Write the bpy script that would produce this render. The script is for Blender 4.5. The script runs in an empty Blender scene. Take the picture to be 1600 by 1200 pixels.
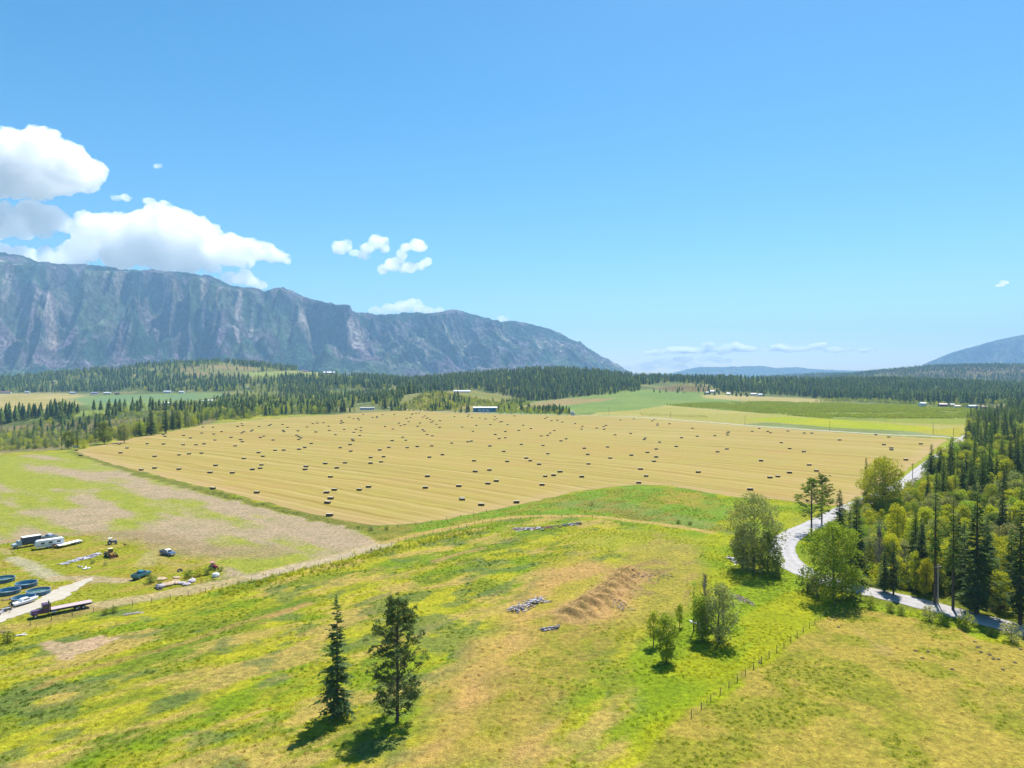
import bpy, math, random
import numpy as np
from mathutils import Vector, Matrix
from mathutils.geometry import delaunay_2d_cdt

# ------------------------------------------------------------------ camera, world, sun, exposure
S = bpy.context.scene
COL = S.collection
CAMH, F, HOR = 54.0, 1067.0, 590.0
TH = math.atan((600.0 - HOR) / F)
cam_d = bpy.data.cameras.new('camera'); cam = bpy.data.objects.new('camera', cam_d); COL.objects.link(cam)
cam_d.sensor_width = 36.0; cam_d.lens = 36.0 * F / 1600.0
cam_d.clip_start = 0.5; cam_d.clip_end = 300000.0
cam.location = (0, 0, CAMH); cam.rotation_euler = (math.pi / 2 - TH, 0, 0)
S.camera = cam

SUN_EL, SUN_AZ = 60.0, 24.0          # azimuth measured from +Y (the view) towards +X
W = bpy.data.worlds.new('World'); S.world = W; W.use_nodes = True
nt = W.node_tree; nt.nodes.clear()
sky = nt.nodes.new('ShaderNodeTexSky'); sky.sky_type = 'NISHITA'; sky.sun_disc = False
sky.sun_elevation = math.radians(SUN_EL); sky.sun_rotation = math.radians(SUN_AZ)
sky.altitude = 500; sky.air_density = 1.0; sky.dust_density = 0.5; sky.ozone_density = 2.6
hs = nt.nodes.new('ShaderNodeHueSaturation'); hs.inputs['Saturation'].default_value = 1.36
hs.inputs['Hue'].default_value = 0.488
bgn = nt.nodes.new('ShaderNodeBackground'); bgn.inputs[1].default_value = 0.089
wo = nt.nodes.new('ShaderNodeOutputWorld')
nt.links.new(sky.outputs[0], hs.inputs['Color']); nt.links.new(hs.outputs[0], bgn.inputs[0])
nt.links.new(bgn.outputs[0], wo.inputs[0])
sd = bpy.data.lights.new('sun', 'SUN'); sd.energy = 5.0; sd.angle = math.radians(0.53); sd.color = (1.0, 0.955, 0.88)
so = bpy.data.objects.new('sun', sd); COL.objects.link(so)
_a, _e = math.radians(SUN_AZ), math.radians(SUN_EL)
SUNV = Vector((math.sin(_a) * math.cos(_e), math.cos(_a) * math.cos(_e), math.sin(_e)))
so.rotation_euler = SUNV.to_track_quat('Z', 'Y').to_euler()
so.location = (0, 0, 300)
S.view_settings.view_transform = 'Standard'; S.view_settings.look = 'None'
S.view_settings.exposure = 0.86; S.view_settings.gamma = 1.0
S.render.engine = 'CYCLES'
cy = S.cycles
cy.max_bounces = 16; cy.diffuse_bounces = 2; cy.glossy_bounces = 2; cy.transmission_bounces = 3
cy.transparent_max_bounces = 8; cy.volume_bounces = 16; cy.use_denoising = True
cy.use_adaptive_sampling = True; cy.adaptive_threshold = 0.02; cy.sample_clamp_indirect = 4.0

K = 2.25                              # how bright a sunlit white comes out: albedo = picture value / K
def lin(c):
    c = c / 255.0
    return c / 12.92 if c <= 0.04045 else ((c + 0.055) / 1.055) ** 2.4
def A(r, g, b, k=1.0):
    return np.array([min(0.85, lin(v) / K * k) for v in (r, g, b)])

# ------------------------------------------------------------------ picture <-> place
CT, ST = math.cos(TH), math.sin(TH)
def proj(x, y, z):
    zc = y * CT - (z - CAMH) * ST
    yc = y * ST + (z - CAMH) * CT
    zc = np.where(np.abs(zc) < 1e-3, 1e-3, zc) if isinstance(zc, np.ndarray) else zc
    return 800 + F * x / zc, 600 - F * yc / zc
def ray(u, v):
    dx, dy, dz = (u - 800), F * CT + (600 - v) * ST, -F * ST + (600 - v) * CT
    return dx / dy, dz / dy              # per metre of y
def P0(u, v, z=0.0):
    a, b = ray(u, v)
    y = (z - CAMH) / b
    return np.array([a * y, y])
def PT(u, v, ymax=6000):               # first hit of the terrain
    a, b = ray(u, v)
    y = np.geomspace(60, ymax, 4000)
    z = CAMH + b * y
    h = H(a * y, y)
    i = np.argmax(z < h) if np.any(z < h) else len(y) - 1
    return a * y[i], y[i], float(h[i])

# ------------------------------------------------------------------ noise
def _hash(ix, iy, seed):
    M = 0xffffffff
    n = ((ix.astype(np.int64) & M) * 374761393 + (iy.astype(np.int64) & M) * 668265263 + (seed * 974711 & M)) & M
    n = ((n ^ (n >> 13)) * 1274126177) & M
    n = ((n ^ (n >> 15)) * 668265263) & M
    return ((n ^ (n >> 16)) & 0xffffff) / float(0xffffff)
def vnoise(x, y, seed=0):
    ix, iy = np.floor(x), np.floor(y)
    fx, fy = x - ix, y - iy
    fx = fx * fx * (3 - 2 * fx); fy = fy * fy * (3 - 2 * fy)
    a = _hash(ix, iy, seed); b = _hash(ix + 1, iy, seed); c = _hash(ix, iy + 1, seed); d = _hash(ix + 1, iy + 1, seed)
    return (a * (1 - fx) + b * fx) * (1 - fy) + (c * (1 - fx) + d * fx) * fy
def fbm(x, y, seed=0, octv=4, gain=0.5):
    s = 0; amp = 1; tot = 0
    for i in range(octv):
        s = s + amp * vnoise(x, y, seed + i * 17); tot += amp
        x, y = x * 2.03 + 11.3, y * 2.03 - 7.1; amp *= gain
    return s / tot
def ss(a, b, x):
    t = np.clip((x - a) / (b - a), 0, 1); return t * t * (3 - 2 * t)
def sdpoly(px, py, poly):              # signed distance, positive inside
    poly = np.asarray(poly, float); n = len(poly)
    d = np.full(px.shape, 1e18); ins = np.zeros(px.shape, bool)
    for i in range(n):
        ax, ay = poly[i]; bx, by = poly[(i + 1) % n]
        ex, ey = bx - ax, by - ay
        wx, wy = px - ax, py - ay
        t = np.clip((wx * ex + wy * ey) / (ex * ex + ey * ey + 1e-12), 0, 1)
        dx, dy = wx - ex * t, wy - ey * t
        d = np.minimum(d, dx * dx + dy * dy)
        c = (ay > py) != (by > py)
        xs = ax + (py - ay) / (by - ay + 1e-12) * ex
        ins ^= c & (px < xs)
    d = np.sqrt(d)
    return np.where(ins, d, -d)
def dline(px, py, line):
    d = np.full(px.shape, 1e18)
    for (ax, ay), (bx, by) in zip(line[:-1], line[1:]):
        ex, ey = bx - ax, by - ay
        t = np.clip(((px - ax) * ex + (py - ay) * ey) / (ex * ex + ey * ey + 1e-12), 0, 1)
        d = np.minimum(d, (px - ax - ex * t) ** 2 + (py - ay - ey * t) ** 2)
    return np.sqrt(d)
def W0(pts): return [tuple(P0(u, v)) for u, v in pts]
def smooth_line(pts, n=8):
    pts = [np.array(p, float) for p in pts]
    out = []
    P = [2 * pts[0] - pts[1]] + pts + [2 * pts[-1] - pts[-2]]
    for i in range(1, len(P) - 2):
        for k in range(n):
            t = k / n
            out.append(0.5 * ((2 * P[i]) + (-P[i-1] + P[i+1]) * t + (2*P[i-1] - 5*P[i] + 4*P[i+1] - P[i+2]) * t*t + (-P[i-1] + 3*P[i] - 3*P[i+1] + P[i+2]) * t**3))
    out.append(pts[-1])
    return [tuple(p) for p in out]

# ------------------------------------------------------------------ terrain height
VALLEY = [(-2500, 500), (-700, 490), (-365, 484), (-332, 512), (-352, 655), (-350, 820), (-430, 1010), (-800, 1080), (-2500, 1080)]
_uc = np.array([-400, 0, 100, 200, 300, 350, 400, 450, 500, 570, 620, 680, 750, 850, 900, 950, 1000, 1100, 1200, 1300, 1400, 1500, 1600, 2000], float)
_vc = np.array([590, 589, 580, 570, 563, 560, 566, 573, 577, 584, 589, 587, 581, 575, 577, 580, 585, 588, 589, 591, 592, 594, 598, 598], float)
_Dc = np.interp(_uc, [0, 400, 620, 800, 1100, 1600], [3000, 2900, 2500, 2300, 2300, 2400])
_xc = (_uc - 800) / F * _Dc
_zc = CAMH - 18 + (HOR - _vc) / F * _Dc
_y0 = np.interp(_uc, [0, 300, 400, 500, 620, 800, 1000, 1100, 1300, 1600], [2250, 2200, 1900, 1550, 1330, 1450, 1800, 1650, 1520, 1500])
MOUND = W0([(893, 962), (915, 950), (935, 940), (955, 926), (972, 912), (983, 897)])
def H(x, y):
    x = np.asarray(x, float); y = np.asarray(y, float)
    D = np.interp(x, _xc, _Dc); y0 = np.interp(x, _xc, _y0); zc = np.interp(x, _xc, _zc)
    up = ss(0, 1, (y - y0) / (D - y0))
    down = 1 - 0.75 * ss(D + 100, D + 1200, y)
    h = zc * up * down
    g = lambda cx, cy, rx, ry, z: z * np.exp(-((x - cx) / rx) ** 2 - ((y - cy) / ry) ** 2)
    h = h + g(-165, 1330, 95, 120, 25) + g(330, 1800, 230, 260, 17) + g(470, 1900, 110, 120, 10)
    h = h + g(3000, 4300, 900, 800, 122) + g(2400, 4300, 500, 700, 12) + g(2650, 5600, 900, 500, 70)
    m = (y > 450) & (y < 1150) & (x < -300)
    if np.any(m):
        s = sdpoly(x[m] if x.ndim else x.reshape(1), y[m] if y.ndim else y.reshape(1), VALLEY)
        d = -24 * ss(0, 110, s)
        if x.ndim: h[m] = h[m] + d
        else: h = h + d[0]
    far = ss(1150, 1700, y)
    h = h + far * (fbm(x / 260, y / 260, 5, 4) - 0.5) * 16
    near = 1 - ss(190, 235, y)
    h = h + near * ((fbm(x / 30, y / 30, 9, 3) - 0.5) * 1.2)
    if np.any(y < 260):
        dm = dline(x, y, MOUND)
        al = (x + y) * .7071 + (fbm(x / 3, y / 3, 33, 2) - .5) * 3.5
        lump = .25 + .55 * (.5 + .5 * np.sin(al * 6.283 / 4.2)) + .45 * fbm(x / 1.2, y / 1.6, 31, 3)
        h = h + 2.6 * np.exp(-((dm + (fbm(x / 4, y / 4, 35, 2) - .5) * 2) / 3.6) ** 2) * lump
    return h

# ------------------------------------------------------------------ helpers for objects and materials
def setp(o, label=None, cat=None, group=None, kind=None):
    if label: o['label'] = label
    if cat: o['category'] = cat
    if group: o['group'] = group
    if kind: o['kind'] = kind
    return o
def link(o, parent=None):
    COL.objects.link(o)
    if parent: o.parent = parent
    return o
def empty(name, loc, rz=0.0):
    o = bpy.data.objects.new(name, None); o.location = loc; o.rotation_euler = (0, 0, rz)
    o.empty_display_size = 0.5
    return link(o)
def np_mesh(name, V, Fc, mats=(), matidx=None, smooth=False, attrs=None):
    V = np.asarray(V, np.float32); Fc = np.asarray(Fc, np.int32)
    me = bpy.data.meshes.new(name)
    n, k = Fc.shape
    me.vertices.add(len(V)); me.vertices.foreach_set('co', V.ravel())
    me.loops.add(n * k); me.loops.foreach_set('vertex_index', Fc.ravel())
    me.polygons.add(n)
    me.polygons.foreach_set('loop_start', np.arange(0, n * k, k, dtype=np.int32))
    me.polygons.foreach_set('loop_total', np.full(n, k, np.int32))
    if matidx is not None: me.polygons.foreach_set('material_index', np.asarray(matidx, np.int32))
    if smooth: me.polygons.foreach_set('use_smooth', np.ones(n, bool))
    for m in mats: me.materials.append(m)
    for an, (typ, arr) in (attrs or {}).items():
        a = me.attributes.new(an, typ, 'POINT')
        if typ == 'FLOAT': a.data.foreach_set('value', np.asarray(arr, np.float32).ravel())
        else:
            arr = np.asarray(arr, np.float32)
            if arr.shape[1] == 3: arr = np.hstack([arr, np.ones((len(arr), 1), np.float32)])
            a.data.foreach_set('color', arr.ravel())
    me.update(calc_edges=True); me.validate()
    return me

class NB:
    """short-hand for building node materials"""
    def __init__(s, name):
        s.m = bpy.data.materials.new(name); s.m.use_nodes = True
        s.t = s.m.node_tree; s.t.nodes.clear()
        s.out = s.n('ShaderNodeOutputMaterial')
    def n(s, typ, **kw):
        o = s.t.nodes.new(typ)
        for k, v in kw.items(): setattr(o, k, v)
        return o
    def l(s, a, b): s.t.links.new(a, b)
    def mix(s, fac, a, b, mode='MIX'):
        o = s.n('ShaderNodeMix', data_type='RGBA', blend_type=mode)
        for sock, v in ((o.inputs[0], fac), (o.inputs[6], a), (o.inputs[7], b)):
            if hasattr(v, 'is_output'): s.l(v, sock)
            elif isinstance(v, (int, float)): sock.default_value = v
            else: sock.default_value = (*[float(q) for q in v[:3]], 1)
        return o.outputs[2]
    def math(s, op, a, b=0.0, c=0.0):
        o = s.n('ShaderNodeMath', operation=op)
        for i, v in enumerate((a, b, c)):
            if hasattr(v, 'is_output'): s.l(v, o.inputs[i])
            else: o.inputs[i].default_value = v
        return o.outputs[0]
    def noise(s, vec, scale, detail=4, rough=0.55):
        o = s.n('ShaderNodeTexNoise'); o.inputs['Scale'].default_value = scale
        o.inputs['Detail'].default_value = detail; o.inputs['Roughness'].default_value = rough
        if vec is not None: s.l(vec, o.inputs['Vector'])
        return o.outputs['Fac']
    def ramp(s, fac, stops):
        o = s.n('ShaderNodeValToRGB'); s.l(fac, o.inputs[0]); e = o.color_ramp.elements
        while len(e) < len(stops): e.new(0.5)
        for i, (p, c) in enumerate(stops):
            e[i].position = p; e[i].color = (*[float(q) for q in (c if not isinstance(c, (int, float)) else (c,) * 3)], 1)
        return o.outputs[0]
    def bsdf(s, col, rough=0.8, metal=0.0, spec=0.3, bump=None, bstr=0.3, bdist=0.1, trans=0.0):
        p = s.n('ShaderNodeBsdfPrincipled')
        for sock, v in ((p.inputs['Base Color'], col), (p.inputs['Roughness'], rough), (p.inputs['Metallic'], metal)):
            if hasattr(v, 'is_output'): s.l(v, sock)
            elif isinstance(v, (int, float)): sock.default_value = v
            else: sock.default_value = (*[float(q) for q in v[:3]], 1)
        p.inputs['Specular IOR Level'].default_value = spec
        if bump is not None:
            b = s.n('ShaderNodeBump'); b.inputs['Strength'].default_value = bstr; b.inputs['Distance'].default_value = bdist
            s.l(bump, b.inputs['Height']); s.l(b.outputs[0], p.inputs['Normal'])
        s.l(p.outputs[0], s.out.inputs[0])
        return s.m
def obj_co(b): return b.n('ShaderNodeTexCoord').outputs['Object']
def world_co(b): return b.n('ShaderNodeNewGeometry').outputs['Position']

_mc = {}
def mat(name, rgb, rough=0.6, metal=0.0, var=0.12, scale=3.0, spec=0.4, dirt=None):
    if name in _mc: return _mc[name]
    b = NB(name); co = obj_co(b)
    f = b.noise(co, scale, 4)
    v = b.ramp(f, [(0.3, 1 - var), (0.7, 1 + var)])
    c = b.mix(1.0, rgb, v, 'MULTIPLY')
    if dirt is not None:
        f2 = b.ramp(b.noise(co, scale * 0.6, 6, 0.7), [(0.48, 0.0), (0.62, 1.0)])
        c = b.mix(b.math('MULTIPLY', f2, 0.6), c, dirt)
    _mc[name] = b.bsdf(c, rough, metal, spec, bump=f, bstr=0.15, bdist=0.02)
    return _mc[name]

def leafmat(name, rgb, hue=0.02, val=0.18, transl=0.35, tint=(1.25, 1.2, .55)):
    b = NB(name)
    at = b.n('ShaderNodeAttribute', attribute_name='shade')
    oi = b.n('ShaderNodeObjectInfo')
    nz = b.noise(obj_co(b), 0.45, 3)
    h = b.n('ShaderNodeHueSaturation')
    b.l(b.math('ADD', b.math('MULTIPLY', b.math('SUBTRACT', oi.outputs['Random'], 0.5), hue * 2), 0.5), h.inputs['Hue'])
    r2 = b.math('FRACT', b.math('MULTIPLY', oi.outputs['Random'], 37.7))
    v = b.math('ADD', b.math('MULTIPLY', b.math('SUBTRACT', r2, 0.5), val * 2), 1.0)
    v = b.math('MULTIPLY', v, b.math('ADD', b.math('MULTIPLY', nz, 0.7), 0.65))
    v = b.math('MULTIPLY', v, at.outputs['Fac'])
    b.l(v, h.inputs['Value']); h.inputs['Color'].default_value = (*[float(q) for q in rgb], 1)
    d = b.n('ShaderNodeBsdfDiffuse'); t = b.n('ShaderNodeBsdfTranslucent'); g = b.n('ShaderNodeMixShader')
    b.l(h.outputs[0], d.inputs[0])
    tc = b.mix(1.0, h.outputs[0], tint, 'MULTIPLY')
    b.l(tc, t.inputs[0]); g.inputs[0].default_value = transl
    b.l(d.outputs[0], g.inputs[1]); b.l(t.outputs[0], g.inputs[2]); b.l(g.outputs[0], b.out.inputs[0])
    return b.m
def barkmat(name, rgb):
    b = NB(name); co = obj_co(b)
    mp = b.n('ShaderNodeMapping'); mp.inputs['Scale'].default_value = (4, 4, 0.8); b.l(co, mp.inputs[0])
    f = b.noise(mp.outputs[0], 2.0, 5)
    return b.bsdf(b.mix(1.0, rgb, b.ramp(f, [(0.3, 0.6), (0.7, 1.3)]), 'MULTIPLY'), 0.9, bump=f, bstr=0.5)

class MB:
    """collects boxes, prisms and tubes into one mesh"""
    def __init__(s): s.v = []; s.f = []; s.mi = []
    def add(s, V, Fs, mi=0):
        o = len(s.v); s.v += [tuple(map(float, p)) for p in V]
        s.f += [tuple(i + o for i in f) for f in Fs]; s.mi += [mi] * len(Fs); return s
    def box(s, c, d, rz=0.0, mi=0, top=1.0, ry=0.0, rx=0.0, off=(0, 0)):
        hx, hy, hz = d[0] / 2, d[1] / 2, d[2] / 2
        V = [(-hx, -hy, -hz), (hx, -hy, -hz), (hx, hy, -hz), (-hx, hy, -hz)]
        tx, ty = (top, top) if isinstance(top, (int, float)) else top
        V += [(-hx * tx + off[0], -hy * ty + off[1], hz), (hx * tx + off[0], -hy * ty + off[1], hz), (hx * tx + off[0], hy * ty + off[1], hz), (-hx * tx + off[0], hy * ty + off[1], hz)]
        M = Matrix.Translation(c) @ Matrix.Rotation(rz, 4, 'Z') @ Matrix.Rotation(ry, 4, 'Y') @ Matrix.Rotation(rx, 4, 'X')
        V = [M @ Vector(p) for p in V]
        return s.add(V, [(0, 3, 2, 1), (4, 5, 6, 7), (0, 1, 5, 4), (1, 2, 6, 5), (2, 3, 7, 6), (3, 0, 4, 7)], mi)
    def prism(s, prof, y0, y1, mi=0, inset=0.0):      # profile in xz, extruded along y
        n = len(prof)
        cx = sum(p[0] for p in prof) / n; cz = sum(p[1] for p in prof) / n
        V = [(x, y0, z) for x, z in prof] + [(x, y1, z) for x, z in prof]
        Fs = [tuple(range(n)), tuple(range(2 * n - 1, n - 1, -1))] + [(i, i + n, (i + 1) % n + n, (i + 1) % n) for i in range(n)]
        return s.add(V, Fs, mi)
    def tube(s, a, b, r0, r1=None, n=8, mi=0, cap=True):
        a, b = Vector(a), Vector(b); r1 = r0 if r1 is None else r1
        q = (b - a).to_track_quat('Z', 'Y')
        V = []
        for p, r in ((a, r0), (b, r1)):
            for i in range(n):
                t = 2 * math.pi * i / n
                V.append(p + q @ Vector((r * math.cos(t), r * math.sin(t), 0)))
        Fs = [(i, (i + 1) % n, (i + 1) % n + n, i + n) for i in range(n)]
        if cap: Fs += [tuple(range(n - 1, -1, -1)), tuple(range(n, 2 * n))]
        return s.add(V, Fs, mi)
    def lathe(s, prof, n=16, c=(0, 0, 0), axis='Z', mi=0):
        V = []; Fs = []
        m = len(prof)
        for r, h in prof:
            for i in range(n):
                t = 2 * math.pi * i / n
                p = (r * math.cos(t), r * math.sin(t), h)
                if axis == 'Y': p = (p[0], p[2], p[1])
                V.append((p[0] + c[0], p[1] + c[1], p[2] + c[2]))
        for j in range(m - 1):
            for i in range(n):
                Fs.append((j * n + i, j * n + (i + 1) % n, (j + 1) * n + (i + 1) % n, (j + 1) * n + i))
        return s.add(V, Fs, mi)
    def mesh(s, name, mats, smooth=False):
        me = bpy.data.meshes.new(name); me.from_pydata(s.v, [], s.f)
        for m in (mats if isinstance(mats, (list, tuple)) else [mats]): me.materials.append(m)
        for p, i in zip(me.polygons, s.mi): p.material_index = i; p.use_smooth = smooth
        me.update(); return me
    def obj(s, name, mats, parent=None, loc=(0, 0, 0), rz=0, bevel=0.0, smooth=False):
        o = bpy.data.objects.new(name, s.mesh(name, mats, smooth)); o.location = loc; o.rotation_euler = (0, 0, rz)
        link(o, parent)
        if bevel:
            m = o.modifiers.new('bevel', 'BEVEL'); m.width = bevel; m.segments = 2; m.limit_method = 'ANGLE'
        return o
def dup(root):
    r = root.copy(); COL.objects.link(r)
    for ch in root.children:
        c = ch.copy(); COL.objects.link(c); c.parent = r
        for g in ch.children:
            d = g.copy(); COL.objects.link(d); d.parent = c
    return r

ORD = ('first second third fourth fifth sixth seventh eighth ninth tenth eleventh twelfth thirteenth fourteenth fifteenth sixteenth '
       'seventeenth eighteenth nineteenth twentieth').split()
def ordw(i):
    if i < 20: return ORD[i]
    t = ['twenty', 'thirty', 'forty', 'fifty', 'sixty', 'seventy', 'eighty', 'ninety'][(i + 1) // 10 - 2]; k = (i + 1) % 10
    return (t[:-1] + 'ieth') if k == 0 else t + '-' + ORD[k - 1]

# ------------------------------------------------------------------ ground sheet
def grow(start, step, rate, end):
    out = []; v = start
    while v < end:
        v += step; step *= rate; out.append(v)
    return out
ys = [82.0]
while ys[-1] < 1300: ys.append(ys[-1] + min(6.0, max(0.45, ys[-1] ** 2 / 57618 * 0.95)))
while ys[-1] < 3200: ys.append(ys[-1] + 14)
ys += grow(ys[-1], 20, 1.06, 26000)
ys = list(reversed([82 - v for v in grow(0, 2, 1.2, 500)])) + ys
xr = list(np.arange(-280, 280.1, 0.62)); right = grow(xr[-1], 0.9, 1.022, 19000); left = [-v for v in grow(-xr[0], 0.9, 1.022, 19000)]
xs = np.array(left[::-1] + xr + right); ys = np.array(ys)
GX, GY = np.meshgrid(xs, ys); gx, gy = GX.ravel(), GY.ravel()
gz = H(gx, gy)
# gentle sinking far away so the sheet never pokes through the far ranges
gu, gv = proj(gx, np.maximum(gy, 20), gz)

def blend(col, mask, c):
    return col * (1 - mask[:, None]) + np.asarray(c)[None, :] * mask[:, None]
HAY = [(115, 705), (180, 691), (205, 685), (250, 678), (330, 663), (400, 656.5), (480, 651), (560, 645.5), (640, 642), (700, 644.6), (800, 647.6), (920, 650), (1000, 653.5), (1100, 661),
       (1200, 669), (1300, 675.5), (1400, 682), (1450, 685), (1482, 686.5), (1466, 697), (1442, 716), (1405, 742), (1350, 772), (1315, 790), (1270, 788), (1200, 779), (1150, 777), (1100, 769), (1050, 759),
       (1000, 757.5), (960, 760), (900, 768), (840, 782), (790, 793), (740, 803), (700, 811), (650, 818), (590, 821.5), (560, 818), (530, 812), (480, 801), (430, 789), (380, 776), (330, 763),
       (280, 751), (230, 739), (180, 726), (150, 717)]
hay_w = W0(HAY)
near = gy < 1000
nx, ny = gx[near], gy[near]
r2 = math.sqrt(0.5)
sa, sb = (nx + ny) * r2, (nx - ny) * r2           # along / across the fence direction
n1 = fbm(sa / 26, sb / 11, 1, 4); n2 = fbm(sa / 9, sb / 4, 2, 4); n3 = fbm(nx / 2.2, ny / 2.2, 3, 3); n4 = fbm(nx / 60, ny / 60, 4, 3)
wx, wy = nx + (n2 - 0.5) * 5 + (n3 - 0.5) * 2, ny + (vnoise(nx / 7, ny / 7, 8) - 0.5) * 7 + (n3 - .5) * 2
yg, gr, dg, tan, olive = A(214, 210, 48), A(160, 186, 32), A(118, 150, 50), A(230, 198, 112), A(194, 192, 48)
c = np.tile(yg, (len(nx), 1))
c = blend(c, ss(0.44, 0.60, fbm(sa / 24, sb / 10, 1, 6, .6)), gr); c = blend(c, ss(0.50, 0.62, n2) * 0.8, olive)
c = blend(c, ss(0.52, 0.66, fbm(sa / 15, sb / 6, 12, 6, .62)) * 0.6, dg)
c = blend(c, ss(0.52, 0.66, fbm(sa / 20, sb / 6, 14, 6, .62)) * 0.8, tan)
c = blend(c, ss(0.57, 0.64, fbm(sa / 8, sb / 5, 19, 4)) * 0.6, A(120, 145, 85))
def region(pts, colr, feather, strength=1.0, world=False, shift=0.0):
    global c
    s = sdpoly(wx, wy, pts if world else W0(pts))
    c = blend(c, ss(-feather + shift, feather + shift, s) * strength, colr)
    return s
# bright green right part of the meadow and the bank under the hay field
def var(colA, colB, n, lo=0.4, hi=0.6):
    t = ss(lo, hi, n)[:, None]; return np.asarray(colA)[None] * (1 - t) + np.asarray(colB)[None] * t
def regionv(pts, cols, feather, strength=1.0):
    global c
    s = ss(-feather, feather, sdpoly(wx, wy, W0(pts)))[:, None] * strength
    c = c * (1 - s) + cols * s
regionv([(1000, 1200), (980, 1010), (1010, 990), (1075, 960), (1090, 900), (1060, 860), (1040, 830), (900, 805), (820, 808), (840, 780), (1000, 755), (1200, 776), (1340, 790), (1400, 900), (1600, 1000), (1600, 1200)],
        var(A(196, 202, 28), A(164, 190, 28), n1, .38, .6), 3)
regionv([(600, 838), (690, 808), (840, 780), (1000, 757), (1110, 768), (1150, 800), (1100, 826), (1000, 812), (900, 803), (820, 805), (700, 824)],
        var(A(150, 186, 48), A(176, 178, 60), n2, .45, .6), 2)
regionv([(845, 788), (930, 778), (1000, 790), (1110, 815), (1170, 835), (1050, 825), (950, 800)], var(A(160, 178, 90), A(172, 160, 80), n2, .5, .6), 2, .7)
regionv([(1040, 766), (1100, 772), (1095, 790), (1030, 788)], var(A(215, 180, 80), A(190, 185, 60), n3, .4, .6), 3, .7)
regionv([(640, 1200), (700, 1050), (760, 985), (830, 920), (850, 885), (900, 868), (960, 885), (990, 900), (1000, 950), (960, 985), (900, 1010), (870, 1060), (850, 1200)],
        var(A(232, 190, 112), A(214, 196, 78), n1, .46, .70), 5)
regionv([(950, 880), (1000, 860), (1090, 850), (1100, 890), (1080, 950), (1010, 985), (950, 985), (1000, 930)], var(A(206, 190, 80), A(190, 160, 100), n2, .5, .62), 4, .9)
regionv([(880, 830), (1000, 828), (1100, 840), (1090, 862), (900, 862)], var(A(200, 200, 62), A(205, 190, 90), n1, .5, .6), 4, .8)
regionv([(850, 975), (960, 965), (1000, 1000), (930, 1050), (860, 1120), (760, 1150), (790, 1050)], var(A(196, 178, 78), A(176, 176, 56), n3, .45, .6), 5, .75)
# dirt humps
dm = dline(nx, ny, MOUND)
c = blend(c, ss(8.0, 3.0, dm + (n3 - .5) * 5) * .9, A(232, 188, 124))
# lower right dry field
regionv([(1180, 1045), (1245, 997), (1312, 946), (1335, 942), (1450, 972), (1600, 1012), (1800, 1060), (1800, 1300), (900, 1300), (1080, 1120)],
        var(A(214, 192, 84), A(186, 182, 60), fbm(nx / 7, ny / 7, 41, 4), .45, .62), 0.8)
regionv([(1350, 985), (1372, 1010), (1385, 1028), (1378, 1030), (1362, 1010), (1345, 985)], np.tile(A(222, 190, 120), (len(nx), 1)), 1.2, .7)
# pasture at the left
pastp = [(-900, 860), (-900, 712), (0, 714), (90, 707), (116, 709), (150, 722), (230, 748), (330, 775), (420, 797), (500, 815), (545, 826), (600, 850), (500, 877), (400, 901), (345, 905), (330, 872), (260, 848), (160, 831), (0, 848)]
patch = fbm((nx * .74 - ny * .67) / 60, (nx * .67 + ny * .74) / 16, 51, 4)
pc = var(A(192, 198, 76), A(220, 196, 158), patch + 0.10 * ss(150, 420, gu[near]) * ss(735, 790, gv[near] + 10) - 0.03, .48, .64)
regionv(pastp, pc, 1.5)
s = ss(-10, 12, sdpoly(wx, wy, W0([(20, 722), (120, 722), (230, 750), (330, 778), (420, 800), (520, 822), (600, 850), (500, 872), (440, 860), (420, 830), (330, 800), (200, 762), (60, 742)])))
c = blend(c, s * ss(.42, .62, patch * .6 + n2 * .4) * .7, A(222, 196, 162))
# strip between pasture and hay
c = blend(c, ss(4.5, 1.5, dline(wx, wy, W0([(112, 707), (150, 719), (230, 743), (330, 769), (430, 795), (500, 810), (560, 826)]))) * 0.95, A(150, 152, 62))
regionv([(540, 812), (590, 822), (650, 822), (640, 836), (600, 847), (560, 830)], var(A(150, 158, 60), A(176, 168, 70), n2, .4, .6), 1.5)
# yard
regionv([(-300, 850), (0, 850), (160, 833), (260, 850), (335, 870), (340, 905), (250, 930), (150, 945), (0, 985), (-300, 1060)],
        var(A(190, 192, 52), A(204, 186, 80), n2, .48, .62), 3)
c = blend(c, ss(-2, 3, sdpoly(wx, wy, W0([(170, 903), (230, 885), (250, 890), (225, 905), (195, 912)]))) * .6, A(206, 170, 60))
# track margins and the soft dirt tracks
def track(pts, width, colr, strength=0.95, soft=1.2, rough=1.0):
    global c
    d = dline(nx + (n3 - .5) * 2.2 * rough, ny + (n2 - .5) * 3 * rough, smooth_line(W0(pts), 5))
    c = blend(c, ss(width / 2 + soft, width / 2 - soft * .4, d) * strength, colr)
track([(-60, 850), (0, 848), (60, 838), (160, 832), (230, 836), (290, 850), (345, 862)], 4.5, A(208, 182, 132), .8, 2.5)
track([(190, 836), (250, 842), (300, 858), (345, 860), (420, 862)], 11, A(202, 176, 136), .75, 6)
track([(20, 872), (40, 880), (62, 893), (92, 905)], 3.2, A(222, 212, 172), .95, 1.4)
track([(86, 903), (110, 903), (150, 905), (195, 908)], 3.6, A(232, 205, 160), .95, 1.4)
track([(-40, 862), (0, 858), (14, 866)], 2.2, A(214, 196, 130), .8)
track([(250, 858), (238, 868), (228, 882)], 4, A(212, 196, 130), .8, 2)
track([(245, 862), (260, 878), (300, 882), (345, 872), (400, 866)], 2.2, A(212, 190, 110), .7)
track([(150, 948), (250, 930), (340, 914), (420, 896), (500, 876), (560, 861), (603, 849)], 5.4, A(234, 208, 156), .9, 1.6)
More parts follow.
